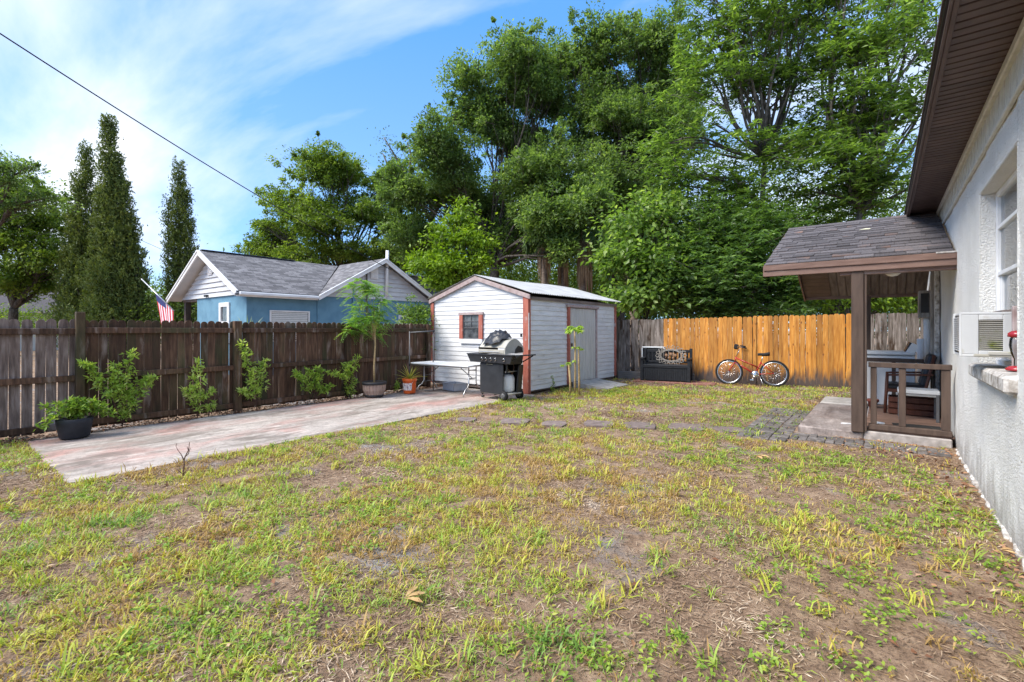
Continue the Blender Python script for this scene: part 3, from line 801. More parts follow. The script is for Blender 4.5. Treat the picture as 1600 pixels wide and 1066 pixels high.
PB('header_beam', 'brown_fascia', (EX0 + .9, EY + .04, EZ - .20), (EX1 + .04, EY + .13, EZ - .06))
PB('flashing', 'old_white', (EX1 - .16, EY - .03, EZ - .005), (EX1 + .06, EY + .25, EZ + .014), b=.003)
PB('rear_fascia', 'brown_fascia', (EX0, EY2, EZ2 - .12), (EX1, EY2 + .03, EZ2 - .0))
for s_ in (0, 1):      # sloping barge boards on the gable end
    a, b_ = ((EY, EZ), (RY, RZ)) if s_ == 0 else ((EY2, EZ2), (RY, RZ))
    MB().prism([pp((EX0 - .018, a[0], a[1] - .15)), pp((EX0 - .018, b_[0], b_[1] - .15)), pp((EX0 - .018, b_[0], b_[1] - .01)), pp((EX0 - .018, a[0], a[1] - .01))], (.026, 0, 0)).build('barge_board', M['brown_fascia'], po)
# underside: overhang panels on the left, long boards elsewhere (both slopes)
for s_ in (0, 1):
    ya, za = (EY + .05, EZ - .06) if s_ == 0 else (EY2 - .02, EZ2 - .06)
    sg = 1 if s_ == 0 else -1; sa = math.atan2(RZ - EZ, RY - EY) if s_ == 0 else math.atan2(RZ - EZ2, EY2 - RY)
    n = 15 if s_ else 15; L = sl_len - .06
    for k in range(n):     # cross panels of the overhang
        a = L * k / n; bq = L * (k + 1) / n - .012
        q = [(EX0 + .02, ya + sg * math.cos(sa) * u, za + math.sin(sa) * u) for u in (a, bq)]
        MB().prism([pp((q[0][0], q[0][1], q[0][2])), pp((q[1][0], q[1][1], q[1][2])), pp((q[1][0], q[1][1], q[1][2] + .012)), pp((q[0][0], q[0][1], q[0][2] + .012))], (.46, 0, 0)).build('overhang_panel', M['soffit_brown'], po)
    x = EX0 + .50
    while x < EX1 - .04:
        w = min(.135, EX1 - .02 - x)
        MB().prism([pp((x, ya, za)), pp((x, ya + sg * math.cos(sa) * L, za + math.sin(sa) * L)), pp((x, ya + sg * math.cos(sa) * L, za + math.sin(sa) * L + .014)), pp((x, ya, za + .014))], (w - .020, 0, 0)).build('ceiling_board', M['dark_board'], po)
        x += w
sa = math.atan2(RZ - EZ, RY - EY)
PB('main_post', 'brown_wood', (-.335, 7.70, .10), (-.200, 7.84, EZ - .15), b=.008)
PB('post_trim', 'brown_wood', (-.198, 7.72, .12), (-.170, 7.82, EZ - .2), b=.004)
# front railing
for (x, w) in ((-.10, .065), (.19, .07), (.60, .085)):
    PB('baluster', 'brown_wood', (x - w / 2, 7.78, .215), (x + w / 2, 7.84, .955), b=.004)
PB('rail', 'brown_wood', (-.155, 7.765, .957), (.655, 7.855, 1.02))
PB('rail', 'brown_wood', (-.155, 7.765, .145), (.655, 7.855, .213))
# rear railing in front of the washing machine
PB('rear_rail', 'brown_wood', (-.30, 10.20, .90), (.52, 10.26, .965))
PB('rear_post', 'brown_wood', (-.30, 10.19, .14), (-.235, 10.255, .898)); PB('rear_post', 'brown_wood', (.11, 10.19, .14), (.165, 10.255, .898))
PB('rear_post', 'brown_wood', (-.30, 12.02, .10), (-.20, 12.12, EZ2 - .10))
gl = MB().lathe([(.02, .0), (.06, -.008), (.085, -.035), (.095, -.07), (.085, -.11), (.05, -.14), (.005, -.15)], 20, pp((.10, 8.10, 2.305)))
gl.build('globe_light', M['globe'], po)
PB('light_base', 'white_trim', (.04, 8.04, 2.305), (.16, 8.16, 2.47), b=.01)

# leaf lying on the porch roof
MB().prism([(0, 0, 0), (.05, -.02, .006), (.13, -.012, .0), (.15, .01, .004), (.08, .03, .008), (.03, .022, .002)], (0, 0, .003)).build('fallen_leaf', flat('pale_leaf', (.62, .60, .42), .7)).location = (-.30, 9.2, EZ + (9.2 - EY) * math.tan(sa) + .035)
lv = bpy.data.objects['fallen_leaf']; lv.rotation_euler = (sa, 0, 0); tag(lv, 'pale dead leaf lying on the porch roof shingles', 'leaf')

# ================================================================== SHED
SX0, SX1, SY0, SY1, SZE, SZA = -9.35, -6.2, 8.5, 12.85, 2.18, 2.70
SXM = (SX0 + SX1) / 2
sh = empty('garden_shed', (SXM, SY0, 0)); tag(sh, 'white clapboard garden shed with rust red trim and metal roof', 'shed')
def sp_(v): return Vector((v[0] - SXM, v[1] - SY0, v[2]))
def SB(name, mat, lo, hi, b=.004, parent=None):
    lo, hi = sp_(lo), sp_(hi); return P(name, M[mat], parent or sh, (lo + hi) / 2, hi - lo, b=b)
# dark inner carcass
MB().prism([sp_(p) for p in ((SX0 + .04, SY0 + .04, .04), (SX1 - .04, SY0 + .04, .04), (SX1 - .04, SY0 + .04, SZE - .02), (SXM, SY0 + .04, SZA - .05), (SX0 + .04, SY0 + .04, SZE - .02))], (0, SY1 - SY0 - .08, 0)).build('carcass', M['dark_board'], sh)
def lap(name, mat, parent, origin, u, nrm, quad, t0=.006, t1=.019):
    """one lap siding board: quad = (ua0, ua1, ub0, ub1, z0, z1) lower edge ua, upper edge ub; bottom proud by t1"""
    ua0, ua1, ub0, ub1, z0, z1 = quad
    o = Vector(origin); u = Vector(u); n = Vector(nrm); zz = Vector((0, 0, 1))
    pts = [o + u * ua0 + zz * z0, o + u * ua1 + zz * z0, o + u * ub1 + zz * z1, o + u * ub0 + zz * z1]
    fr_ = [pts[0] + n * t1, pts[1] + n * t1, pts[2] + n * t0, pts[3] + n * t0]
    mb = MB(); mb.add(pts + fr_, [(4, 5, 6, 7), (3, 2, 1, 0), (0, 1, 5, 4), (2, 3, 7, 6), (1, 2, 6, 5), (3, 0, 4, 7)])
    return mb.build(name, mat, parent)
rs = random.Random(4); z = .12; pitch = .113
WXa, WXb, WZa, WZb = -8.31, -7.56, 1.22, 1.80       # shed window
while z < SZA - .03:
    z1 = min(z + pitch, SZA - .02)
    def lim(zz): 
        if zz <= SZE: return SX0 + .05, SX1 - .05
        f = (zz - SZE) / (SZA - SZE); return SX0 + .05 + (SXM - SX0 - .05) * f, SX1 - .05 - (SX1 - .05 - SXM) * f
    a0, a1 = lim(z); b0, b1 = lim(z1)
    segs = [(a0, a1, b0, b1)]
    if z1 > WZa + .02 and z < WZb - .02: segs = [(a0, WXa, b0, WXa), (WXb, a1, WXb, b1)]
    for (p, q, r_, s_) in segs:
        if s_ - r_ < .01: s_ = r_ + .01
        j = rs.uniform(-.002, .002)
        lap('siding_board', M['siding_white'], sh, sp_((0, SY0 + .035, 0)), (1, 0, 0), (0, -1, 0), (p, q, r_, s_, z + j, z1 + j + .004))
    z += pitch
DY0, DY1 = 10.22, 11.62
z = .08
while z < SZE - .04:
    z1 = min(z + pitch, SZE)
    segs = [(SY0 + .05, SY1 - .05)]
    if z < 2.0: segs = [(SY0 + .05, DY0 - .05), (DY1 + .05, SY1 - .05)]
    for a, b_ in segs:
        j = rs.uniform(-.004, .004)
        lap('siding_board', M['siding_white'], sh, sp_((SX1 - .035, 0, 0)), (0, 1, 0), (1, 0, 0), (a, b_, a, b_, z + j, z1 + j + .004))
    z += pitch
lap('siding_board', M['siding_white'], sh, sp_((SX0 + .035, 0, 0)), (0, 1, 0), (-1, 0, 0), (SY0 + .05, SY1 - .05, SY0 + .05, SY1 - .05, .08, SZE))
for lo, hi in (((SX1 - .14, SY0 - .025, .02), (SX1 + .012, SY0 + .008, SZE + .02)), ((SX1 - .01, SY0 + .010, .02), (SX1 + .022, SY0 + .06, SZE - .03)),
               ((SX0 - .02, SY0 - .02, .06), (SX0 + .085, SY0 + .01, SZE - .03)), ((SX1 - .02, SY1 - .06, .10), (SX1 + .02, SY1 + .015, SZE - .06))):
    SB('corner_trim', 'rust_trim', lo, hi)
SB('corner_strip', 'siding_white', (SX1 + .0125, SY0 - .02, 1.0), (SX1 + .020, SY0 + .009, 1.82), b=0)
for sg in (-1, 1):
    xe = SX0 - .06 if sg < 0 else SX1 + .06
    MB().prism([sp_((xe, SY0 - .045, SZE - .055)), sp_((SXM, SY0 - .045, SZA - .055)), sp_((SXM, SY0 - .045, SZA + .045)), sp_((xe, SY0 - .045, SZE + .045))], (0, .035, 0)).build('rake_board', M['rake_wood'], sh)
# corrugated roof
def corr(sg):
    ny = int((SY1 - SY0 + .25) / .0125); mb = MB(); vs = []
    for i in range(ny + 1):
        y = SY0 - .06 + i * .0125; w = .011 * math.sin(2 * math.pi * (y) / .076)
        seam = .016 if y > SY0 + 1.9 else 0
        for f in (0, .35, .7, 1):
            xe = SXM + sg * (SX1 - SXM + .11 - seam)
            x = SXM + (xe - SXM) * f; zz = SZA + .062 + (SZE + .02 - SZA) * f + w + (.012 * math.sin(y * 1.7) if f < 1 else 0)
            vs.append(sp_((x, y, zz)))
    fs = [(i * 4 + k, i * 4 + k + 1, i * 4 + 5 + k, i * 4 + 4 + k) for i in range(ny) for k in range(3)]
    n = len(vs); low = [v - Vector((0, 0, .006)) for v in vs]
    mb.add(vs, fs, True); mb.add(low, [f[::-1] for f in fs], True)
    mb.build('roof_sheet', M['shed_metal'], sh)
corr(-1); corr(1)
SB('eave_board', 'dark_board', (SX1 + .0, SY0 + .06, SZE - .055), (SX1 + .03, SY1 + .02, SZE + .01))
# window
sw = empty('window'); sw.parent = sh
for lo, hi in (((WXa - .01, SY0 - .03, WZa - .0), (WXa + .11, SY0 + .012, WZb + .005)), ((WXb - .11, SY0 - .03, WZa), (WXb + .01, SY0 + .012, WZb + .005))):
    SB('side_casing', 'rust_trim', lo, hi, parent=sw)
SB('head_casing', 'rake_wood', (WXa - .03, SY0 - .035, WZb + .007), (WXb + .03, SY0 + .012, WZb + .07), parent=sw)
SB('sill', 'siding_white', (WXa - .0, SY0 - .03, WZa - .115), (WXb + .0, SY0 + .012, WZa - .002), parent=sw)
SB('pane', 'glass_dark', (WXa + .10, SY0 + .012, WZa), (WXb - .10, SY0 + .018, WZb), b=0, parent=sw)
for z in (1.22, 1.475, 1.64, 1.775): SB('sash_bar', 'grey_steel', (WXa + .11, SY0 - .005, z), (WXb - .11, SY0 + .011, z + .02), b=.003, parent=sw)
SB('muntin', 'grey_steel', ((WXa + WXb) / 2 - .008, SY0 - .003, 1.495), ((WXa + WXb) / 2 + .008, SY0 + .011, 1.64), b=.002, parent=sw)
SB('muntin', 'grey_steel', ((WXa + WXb) / 2 - .008, SY0 - .003, 1.66), ((WXa + WXb) / 2 + .008, SY0 + .011, 1.775), b=.002, parent=sw)
SB('sash_stile', 'grey_steel', (WXa + .11, SY0 - .004, 1.24), (WXa + .13, SY0 + .011, 1.775), b=.002, parent=sw); SB('sash_stile', 'grey_steel', (WXb - .13, SY0 - .004, 1.24), (WXb - .11, SY0 + .011, 1.775), b=.002, parent=sw)
# door
SB('door_jamb', 'rust_trim', (SX1 - .03, DY0 - .06, .08), (SX1 + .035, DY0 + .02, 2.04)); SB('door_jamb', 'rake_wood', (SX1 - .03, DY1 - .02, .10), (SX1 + .03, DY1 + .05, 2.0))
SB('door_head', 'rake_wood', (SX1 - .03, DY0 - .12, 2.01), (SX1 + .045, DY1 + .12, 2.075))
dr = SB('door', 'door_grey', (SX1 - .035, DY0 + .03, .12), (SX1 - .004, DY1 - .03, 1.99))
for k in range(9):
    y = DY0 + .12 + k * .145
    SB('door_batten', 'door_grey', (SX1 - .006, y, .12), (SX1 + .002, y + .13, 1.99), b=.003)
SB('door_latch', 'black_metal', (SX1 + .002, DY0 + .10, 1.02), (SX1 + .02, DY0 + .16, 1.10))
SB('hinge', 'black_metal', (SX1 - .2, SY0 - .045, 1.28), (SX1 - .15, SY0 - .026, 1.36))
rmp = MB().prism([(0, -.62, -.03), (.95, -.58, -.03), (.95, -.58, .03), (0, -.62, .13)], (0, 1.2, 0)).build('door_ramp', M['concrete'])
rmp.location = (SX1 + .06, 10.92, 0); tag(rmp, 'low concrete ramp in front of the shed door', 'ramp')

# ================================================================== NEIGHBOUR HOUSE (blue)
nb = empty('blue_house', (-18.3, 10, 0)); tag(nb, 'blue stucco house with grey shingle roof beyond the dark fence', 'house')
def np_(v): return Vector((v[0] + 18.3, v[1] - 10, v[2]))
def NB(name, mat, lo, hi, b=.006, parent=None):
    lo, hi = np_(lo), np_(hi); return P(name, M[mat], parent or nb, (lo + hi) / 2, hi - lo, b=b)
NX1, NXE = -15.55, -15.2     # wall and eave line facing us
NXW0 = -21.4; NYF = 6.5; NRX = -18.3; NRZ = 4.15; NEZ = 2.62
NB('wall', 'blue_stucco', (NX1 - .2, NYF, -.1), (NX1, 8.8, 2.56), 0)
NB('wall', 'blue_stucco', (NX1 - .2, 8.802, -.1), (NX1 + .04, 14.6, 2.62), 0)
NB('wall', 'blue_stucco', (-19.6, NYF - .02, -.1), (NX1 + .002, NYF + .18, 2.56), 0)
NB('wall', 'blue_stucco', (-19.6, NYF + .2, -.1), (-19.4, 20, 2.56), 0)
NB('porch_beam', 'dark_board', (NXW0 + .3, NYF, 2.48), (-19.6, NYF + .2, 2.56), 0)
NB('porch_post', 'brown_wood', (-21.0, NYF, -.1), (-20.82, NYF + .18, 2.48))
def roofslope(name, quad, uvs):
    mb = MB(); q = [np_(p) for p in quad]; n = len(q)
    nr = (q[1] - q[0]).cross(q[2] - q[0]).normalized(); 
    if nr.z < 0: nr = -nr
    mb.add(q + [p - nr * .05 for p in q], [tuple(range(n)), tuple(range(2 * n - 1, n - 1, -1))] + [(i, (i + 1) % n, n + (i + 1) % n, n + i) for i in range(n)])
    o = mb.build(name, M['roof_far'], nb); uv = o.data.uv_layers.new(name='UVMap')
    for pl in o.data.polygons:
        for li in pl.loop_indices:
            vi = o.data.loops[li].vertex_index % n; uv.data[li].uv = uvs[vi]
    return o
L1 = math.hypot(NXE - NRX, NRZ - NEZ)
VY, VX = 8.65, NRX   # valley start at eave, meets ridge
NYR = 11.4; NRZ2 = 4.20
# main front slope cut by the cross gable
roofslope('roof', [(NXE, 6.1, NEZ), (NXE, VY, NEZ), (NRX, 11.3, NRZ), (NRX, 6.1, NRZ)], [(6.1, 0), (VY, 0), (11.3, L1), (6.1, L1)])
roofslope('roof', [(NXW0, 6.1, NEZ), (NRX, 6.1, NRZ), (NRX, 19, NRZ), (NXW0, 19, NEZ)], [(0, 0), (0, L1), (13, L1), (13, 0)])
L2 = math.hypot(2.75, NRZ2 - NEZ)
roofslope('roof', [(NXE + .02, VY, NEZ), (NXE + .02, NYR, NRZ2), (NRX, NYR, NRZ2 + .0)], [(0, 0), (0, L2), (3.1, L2)])
roofslope('roof', [(NXE + .02, NYR, NRZ2), (NXE + .02, 14.25, NEZ + .02), (NRX, 14.25, NEZ + .02), (NRX, NYR, NRZ2)], [(0, L2), (0, 0), (3.1, 0), (3.1, L2)])
roofslope('roof', [(NRX, 14.2, NEZ), (NRX, 11.3, NRZ), (NRX - .1, 19, NRZ), (NRX + 2, 19, NEZ)], [(0, 0), (0, L1), (7, L1), (7, 0)])
NB('ridge_cap', 'black_metal', (NRX - .08, 6.15, NRZ - .005), (NRX + .08, 9.4, NRZ + .03), b=.01)
NB('eave_fascia', 'white_trim', (NXE - .03, 6.12, NEZ - .17), (NXE + .0, VY, NEZ - .02)); NB('gutter', 'white_trim', (NXE + .002, 6.12, NEZ - .13), (NXE + .09, VY, NEZ - .03), b=.02)
NB('soffit', 'grey_siding', (NX1, 6.12, NEZ - .13), (NXE - .032, VY, NEZ - .10))
def rake(pa, pb, nrm, name='rake_board', w=.16, t=.05, mat='white_trim', dz=0):
    a, b_ = Vector(pa), Vector(pb); a.z += dz; b_.z += dz
    MB().prism([np_(a), np_(b_), np_(b_ + Vector((0, 0, w))), np_(a + Vector((0, 0, w)))], Vector(nrm) * t).build(name, M[mat], nb)
for pa, pb in (((NXW0, 6.1, NEZ - .17), (NRX, 6.1, NRZ - .17)), ((NXE, 6.1, NEZ - .17), (NRX, 6.1, NRZ - .17))):
    rake(pa, pb, (0, -1, 0)); rake(pa, pb, (0, -1, 0), 'rake_trim', .05, .075, dz=.12)
for pa, pb in (((NXE + .04, VY, NEZ - .17), (NXE + .04, NYR, NRZ2 - .17)), ((NXE + .04, 14.25, NEZ - .15), (NXE + .04, NYR, NRZ2 - .17))):
    rake(pa, pb, (1, 0, 0)); rake(pa, pb, (1, 0, 0), 'rake_trim', .05, .075, dz=.12)
for sg in (-1, 1):      # pale lining under the gable overhang
    xe = NXW0 if sg < 0 else NXE
    MB().prism([np_((xe, 6.12, NEZ - .10)), np_((NRX, 6.12, NRZ - .10)), np_((NRX, 6.12, NRZ - .07)), np_((xe, 6.12, NEZ - .07))], (0, .42, 0)).build('gable_soffit', M['grey_siding'], nb)
# gable siding
def gable(fn_lim, z0, z1, pitch_, origin, u, n):
    z = z0
    while z < z1 - .02:
        zb = min(z + pitch_, z1 - .001); a0, a1 = fn_lim(z); b0, b1 = fn_lim(zb)
        lap('gable_board', M['grey_siding'], nb, origin, u, n, (a0, a1, b0, b1, z, zb + .003), .004, .05); z += pitch_
gs = (NRZ - NEZ) / (NRX - NXW0)
gable(lambda z: (NXW0 + .25 + (z - 2.56 + .04) / gs * .98, NXE - .25 - (z - 2.56 + .04) / gs * .98), 2.56, NRZ - .22, .17, np_((0, NYF - .02, 0)), (1, 0, 0), (0, -1, 0))
gs2 = (NRZ2 - NEZ) / (NYR - VY)
gable(lambda z: (VY + .1 + (z - 2.58) / gs2, 14.25 - .1 - (z - 2.58) / gs2), 2.62, NRZ2 - .22, .17, np_((NX1 + .04, 0, 0)), (0, 1, 0), (1, 0, 0))
for (c, ax) in (((NRX, NYF - .07, 3.55), 0), ((NX1 + .10, 11.1, 3.62), 1)):   # louvred gable vents
    ve = empty('gable_vent', np_(c)); ve.parent = nb
    w, h = .34, .44
    d_ = (w, .03, h) if ax == 0 else (.03, w, h)
    P('vent_frame', M['white_trim'], ve, (0, 0, 0), d_, b=.005)
    for k in range(6):
        zz = -.17 + k * .065
        P('louvre', M['white_trim'], ve, (0, -.02, zz) if ax == 0 else (.02, 0, zz), (w - .08, .02, .04) if ax == 0 else (.02, w - .08, .04), rot=(R(30), 0, 0) if ax == 0 else (0, R(30), 0), b=0)
# windows
def nwin(ax, c, w, h, depth_mat='glass_dark', frame=.07, bl_=False):
    wd = empty('window', np_(c)); wd.parent = nb
    def q(u0, u1, z0, z1, o0, o1, name, mat):
        if ax == 'x': lo, hi = (u0, -o1, z0), (u1, -o0, z1)
        else: lo, hi = (o0, u0, z0), (o1, u1, z1)
        lo, hi = Vector(lo), Vector(hi); P(name, M[mat], wd, (lo + hi) / 2, hi - lo, b=.004)
    q(-w / 2, w / 2, 0, h, .002, .01, 'pane', depth_mat)
    q(-w / 2 - frame, -w / 2, -frame, h + frame, 0, .05, 'frame', 'white_trim'); q(w / 2, w / 2 + frame, -frame, h + frame, 0, .05, 'frame', 'white_trim')
    q(-w / 2, w / 2, h, h + frame, 0, .05, 'frame', 'white_trim'); q(-w / 2, w / 2, -frame, 0, 0, .05, 'frame', 'white_trim')
    q(-w / 2, w / 2, h * .5, h * .5 + .04, .01, .03, 'sash_bar', 'white_trim')
    if bl_:
        for k in range(int(h / .06)): q(-w / 2 + .02, w / 2 - .02, .03 + k * .06, .03 + k * .06 + .05, .011, .016, 'blind_slat', 'blind')
    return wd
nwin('x', (-17.15, NYF - .02, 1.15), .52, 1.05, frame=.14)
nwin('y', (NX1, 7.85, 1.1), 1.25, .93, bl_=True, frame=.045)
nwin('y', (NX1 + .04, 12.62, 1.35), .52, .62)
MB().tube([np_((NX1 + .16, 11.62, 2.75)), np_((NX1 + .22, 11.62, 4.55))], .065, 10).build('vent_pipe', M['white_trim'], nb)
MB().tube([np_((NX1 + .16, 11.62, 2.75)), np_((NX1 + .12, 11.45, 2.62)), np_((NX1 + .10, 11.3, 2.45)), np_((NX1 + .10, 11.3, 1.2))], .035, 8).build('drain_pipe', M['white_trim'], nb)
MB().tube([np_((NX1 + .12, 10.75, 1.2)), np_((NX1 + .12, 10.75, 3.75)), np_((NX1 + .22, 10.78, 3.86)), np_((NX1 + .25, 10.80, 3.74))], .03, 8).build('service_mast', M['grey_steel'], nb)
MB().tube([np_((NX1 + .09, 10.2, 1.2)), np_((NX1 + .09, 10.2, 3.0))], .035, 8).build('conduit', M['blue_stucco'], nb)
NB('meter_box', 'white_plastic', (NX1 + .041, 10.15, 1.3), (NX1 + .2, 10.75, 1.68))
MB().box(np_((-18.62, NYF - .1, 2.62)), (.09, .08, .07), b=.01).box(np_((-18.48, NYF - .1, 2.62)), (.09, .08, .07), b=.01).build('flood_light', M['black_metal'], nb)
MB().box(np_((-15.22, 6.06, 2.52)), (.09, .08, .07), b=.01).build('security_light', M['grey_steel'], nb)

# small grey house far left, and the brown low roof
sm = empty('grey_house', at(95, 515, 36)); sm.location.z = 0; tag(sm, 'small grey gabled house half hidden behind the conifers', 'house')
sm.rotation_euler = (0, 0, R(0))
MB().box((0, 0, 1.3), (4.6, 7, 2.8)).build('wall', M['grey_siding'], sm)
MB().prism([(-2.3, -3.5, 2.7), (2.3, -3.5, 2.7), (0, -3.5, 4.35)], (0, 7, 0)).build('gable', M['grey_siding'], sm)
for sg in (-1, 1):
    MB().prism([(sg * 2.7, -3.9, 2.50), (0, -3.9, 4.42), (0, -3.9, 4.55), (sg * 2.7, -3.9, 2.62)], (0, 7.8, 0)).build('roof', M['shingle'], sm)
    MB().prism([(sg * 2.72, -3.98, 2.44), (0, -3.98, 4.38), (0, -3.98, 4.56), (sg * 2.72, -3.98, 2.62)], (0, .07, 0)).build('rake_board', M['white_trim'], sm)
br = empty('brown_roof_house', at(40, 515, 40)); br.location.z = 0; tag(br, 'low house with pale brown roof just above the fence at far left', 'house')
MB().box((0, 0, 1.1), (7, 6, 2.2)).build('wall', M['cream'], br)
MB().prism([(-4, -3.4, 2.0), (4, -3.4, 2.0), (0, -3.4, 2.75)], (0, 6.8, 0)).build('roof', M['rake_wood'], br)

# ================================================================== OBJECTS
def spine(*p): return [Vector(q) for q in p]

# ---- gas grill
g = empty('gas_grill', (-6.27, 7.60, .020), R(-4)); g.scale = (1.07, 1.07, 1.03); tag(g, 'black gas grill on wheels with crumpled black cover on its open steel hood', 'grill')
P('cabinet_front', M['black_panel'], g, (-.02, -.22, .42), (.62, .025, .60), b=.008)
P('door_handle', M['chrome'], g, (-.05, -.245, .70), (.16, .02, .018), b=.005)
P('side_panel', M['black_panel'], g, (-.32, .0, .40), (.02, .42, .62), b=.005)
P('rear_panel', M['black_metal'], g, (0, .21, .42), (.62, .02, .60))
P('bottom_shelf', M['enamel'], g, (.03, .0, .125), (.70, .44, .03), b=.008)
for x in (-.30, .34): P('frame_upright', M['black_metal'], g, (x, .20, .40), (.035, .035, .62))
P('frame_upright', M['black_metal'], g, (.34, -.18, .62), (.03, .03, .14))
P('cross_bar', M['alu'], g, (.32, .0, .56), (.02, .40, .02))
# firebox and control panel
MB().prism([(-.34, -.20, .70), (-.34, .24, .70), (-.34, .27, .88), (-.34, -.24, .88)], (.70, 0, 0)).build('firebox', M['black_metal'], g)
pa = MB().prism([(-.62, -.30, .88), (.58, -.30, .88), (.50, -.27, .73), (-.56, -.27, .73)], (0, .05, 0)).build('control_panel', M['black_panel'], g)
P('panel_lip', M['black_metal'], g, (-.02, -.275, .892), (1.22, .08, .02), b=.006)
for i, x in enumerate((-.22, -.11, .02, .14, .36)):
    k = MB(); k.lathe([(.034, 0), (.034, .006), (.030, .008)], 16); o = k.build('knob_bezel', M['chrome'], pa); o.location = (x, -.292, .80); o.rotation_euler = (R(98), 0, 0)
    k = MB(); k.lathe([(.020, .008), (.019, .024), (.014, .028)], 14); k.box((0, 0, .03), (.008, .034, .012), b=.002); o = k.build('knob', M['black_metal'], pa); o.location = (x, -.292, .80); o.rotation_euler = (R(98), R(20), 0)
P('side_shelf', M['black_panel'], g, (-.50, .0, .895), (.28, .46, .022), b=.006)
P('side_burner_shelf', M['black_panel'], g, (.56, .0, .885), (.30, .46, .025), rot=(0, R(-4), 0), b=.006)
MB().prism([(.37, -.2, .86), (.37, .2, .86), (.37, .2, .72), (.37, -.2, .72)], (.02, 0, 0)).build('shelf_bracket', M['black_metal'], g)
MB().tube([(.40, -.2, .74), (.66, -.2, .875)], .012, 6).tube([(.40, .2, .74), (.66, .2, .875)], .012, 6).build('shelf_brace', M['black_metal'], g)
# hood: raised lid, curved sheet with end caps
def hoodprof(n=12):
    return [(-.24 + .52 * i / n, .97 + .235 * math.sin(math.pi * (.06 + .88 * i / n)) ** .8) for i in range(n + 1)]
hp_ = hoodprof(); mb = MB()
for x0, x1 in ((-.35, .34),):
    vs = [(x0, y, z) for y, z in hp_] + [(x1, y, z) for y, z in hp_]; n = len(hp_)
    mb.add(vs, [(i, i + 1, n + i + 1, n + i) for i in range(n - 1)], True)
    vi = [(x0 + .01, y * .96 + .004, .97 + (z - .97) * .93) for y, z in hp_] + [(x1 - .01, y * .96 + .004, .97 + (z - .97) * .93) for y, z in hp_]
    mb.add(vi, [(n + i, n + i + 1, i + 1, i) for i in range(n - 1)], True)
hood = mb.build('hood', M['enamel'], g)
for x in (-.355, .335):
    cap = [(x, -.25, .91)] + [(x, y, z) for y, z in hp_] + [(x, .29, .93)]
    MB().prism(cap, (.02, 0, 0)).build('hood_end', M['enamel'] if x > 0 else M['black_metal'], hood)
P('hood_front', M['enamel'], hood, (-.01, -.243, .955), (.69, .018, .075), b=.006)
P('hood_handle', M['alu'], hood, (-.01, -.285, .945), (.52, .025, .02), b=.008)
MB().prism([(.357, .02, .92), (.357, .26, .92), (.357, .24, 1.03), (.357, .12, 1.07), (.357, .04, 1.0)], (.004, 0, 0)).build('hood_vent', M['black_metal'], hood)
# propane cylinder, hose
MB().lathe([(.10, .14), (.145, .17), (.152, .22), (.152, .42), (.12, .48), (.05, .50)], 20, (.16, .02, 0)).build('propane_cylinder', M['white_enamel'], g)
MB().tube([(.16, .02, .50), (.16, .02, .57)], .022, 10).tube([(.10, .02, .55), (.22, .02, .55)], .03, 8).build('cylinder_valve', M['black_metal'], g)
MB().tube(spine((.18, -.02, .55), (.28, -.06, .60), (.30, .02, .50), (.27, .1, .62), (.25, .1, .72)), .010, 6).build('gas_hose', M['copper'], g)
for (x, y) in ((-.30, -.18), (-.30, .18)):
    MB().tube([(x, y, .12), (x, y, .07)], .014, 6).lathe([(.012, -.02), (.035, -.012), (.035, .012), (.012, .02)], 12, (x, y, .035)).build('caster', M['black_metal'], g)
for y in (-.22, .22):
    w = MB(); w.lathe([(.028, -.03), (.085, -.03), (.095, -.018), (.095, .018), (.085, .03), (.028, .03)], 24); o = w.build('wheel', M['rubber'], g)
    o.location = (.30, y, .095); o.rotation_euler = (R(90), 0, 0)
    h = MB(); h.lathe([(.010, -.036), (.055, -.034), (.055, .034), (.010, .036)], 18)
    for k in range(6): h.box((.035 * math.cos(k * 1.047), .035 * math.sin(k * 1.047), 0), (.04, .012, .078), rot=(0, 0, k * 1.047))
    h.build('wheel_hub', M['grey_steel'], o)
# hanging dark cloth at the right rear
cl = MB(); cl.box((.36, .16, .40), (.05, .16, .58), rot=(0, R(5), R(10)), b=.02); cl.build('rear_cover_flap', M['black_cloth'], g)
# crumpled cover lying on hood: own thing
def cloth_blob(name, mat, loc, rx, ry, h, seed):
    n, m = 26, 18; vs = []; rr = np.random.default_rng(seed); ph = rr.random(12) * 6.28
    for i in range(n):
        a = 2 * math.pi * i / n
        for j in range(m):
            f = j / (m - 1)
            rr_ = f ** .8
            wob = 1 + .10 * math.sin(5 * a + ph[0]) * f + .06 * math.sin(9 * a + ph[1]) * f
            x, y = rx * rr_ * wob * math.cos(a), ry * rr_ * wob * math.sin(a)
            z = h * (1 - f ** 2.4) + .022 * math.sin(16 * x / rx + 6 * y / ry + ph[2]) * (1 - f * .5) + .016 * math.sin(19 * y / ry - 7 * x / rx + ph[3]) + .008 * math.sin(35 * x / rx + ph[4])
            vs.append((x, y, z))
    fs = []
    for i in range(n):
        for j in range(m - 1):
            a0 = i * m + j; b0 = ((i + 1) % n) * m + j; fs.append((a0, b0, b0 + 1, a0 + 1))
    mb = MB(); mb.add(vs, fs, True)
    mb.add([(v[0], v[1], v[2] - .008) for v in vs], [f[::-1] for f in fs], True)
    o = mb.build(name, M[mat]); o.location = loc; return o
gv = Matrix.Translation((-6.27, 7.60, .020)) @ Matrix.Rotation(R(-4), 4, 'Z')
cb = cloth_blob('grill_cover', 'black_cloth', gv @ Vector((-.03, -.03, 1.285)), .31, .27, .11, 3)
cb.rotation_euler = (R(-4), R(-4), R(-8))
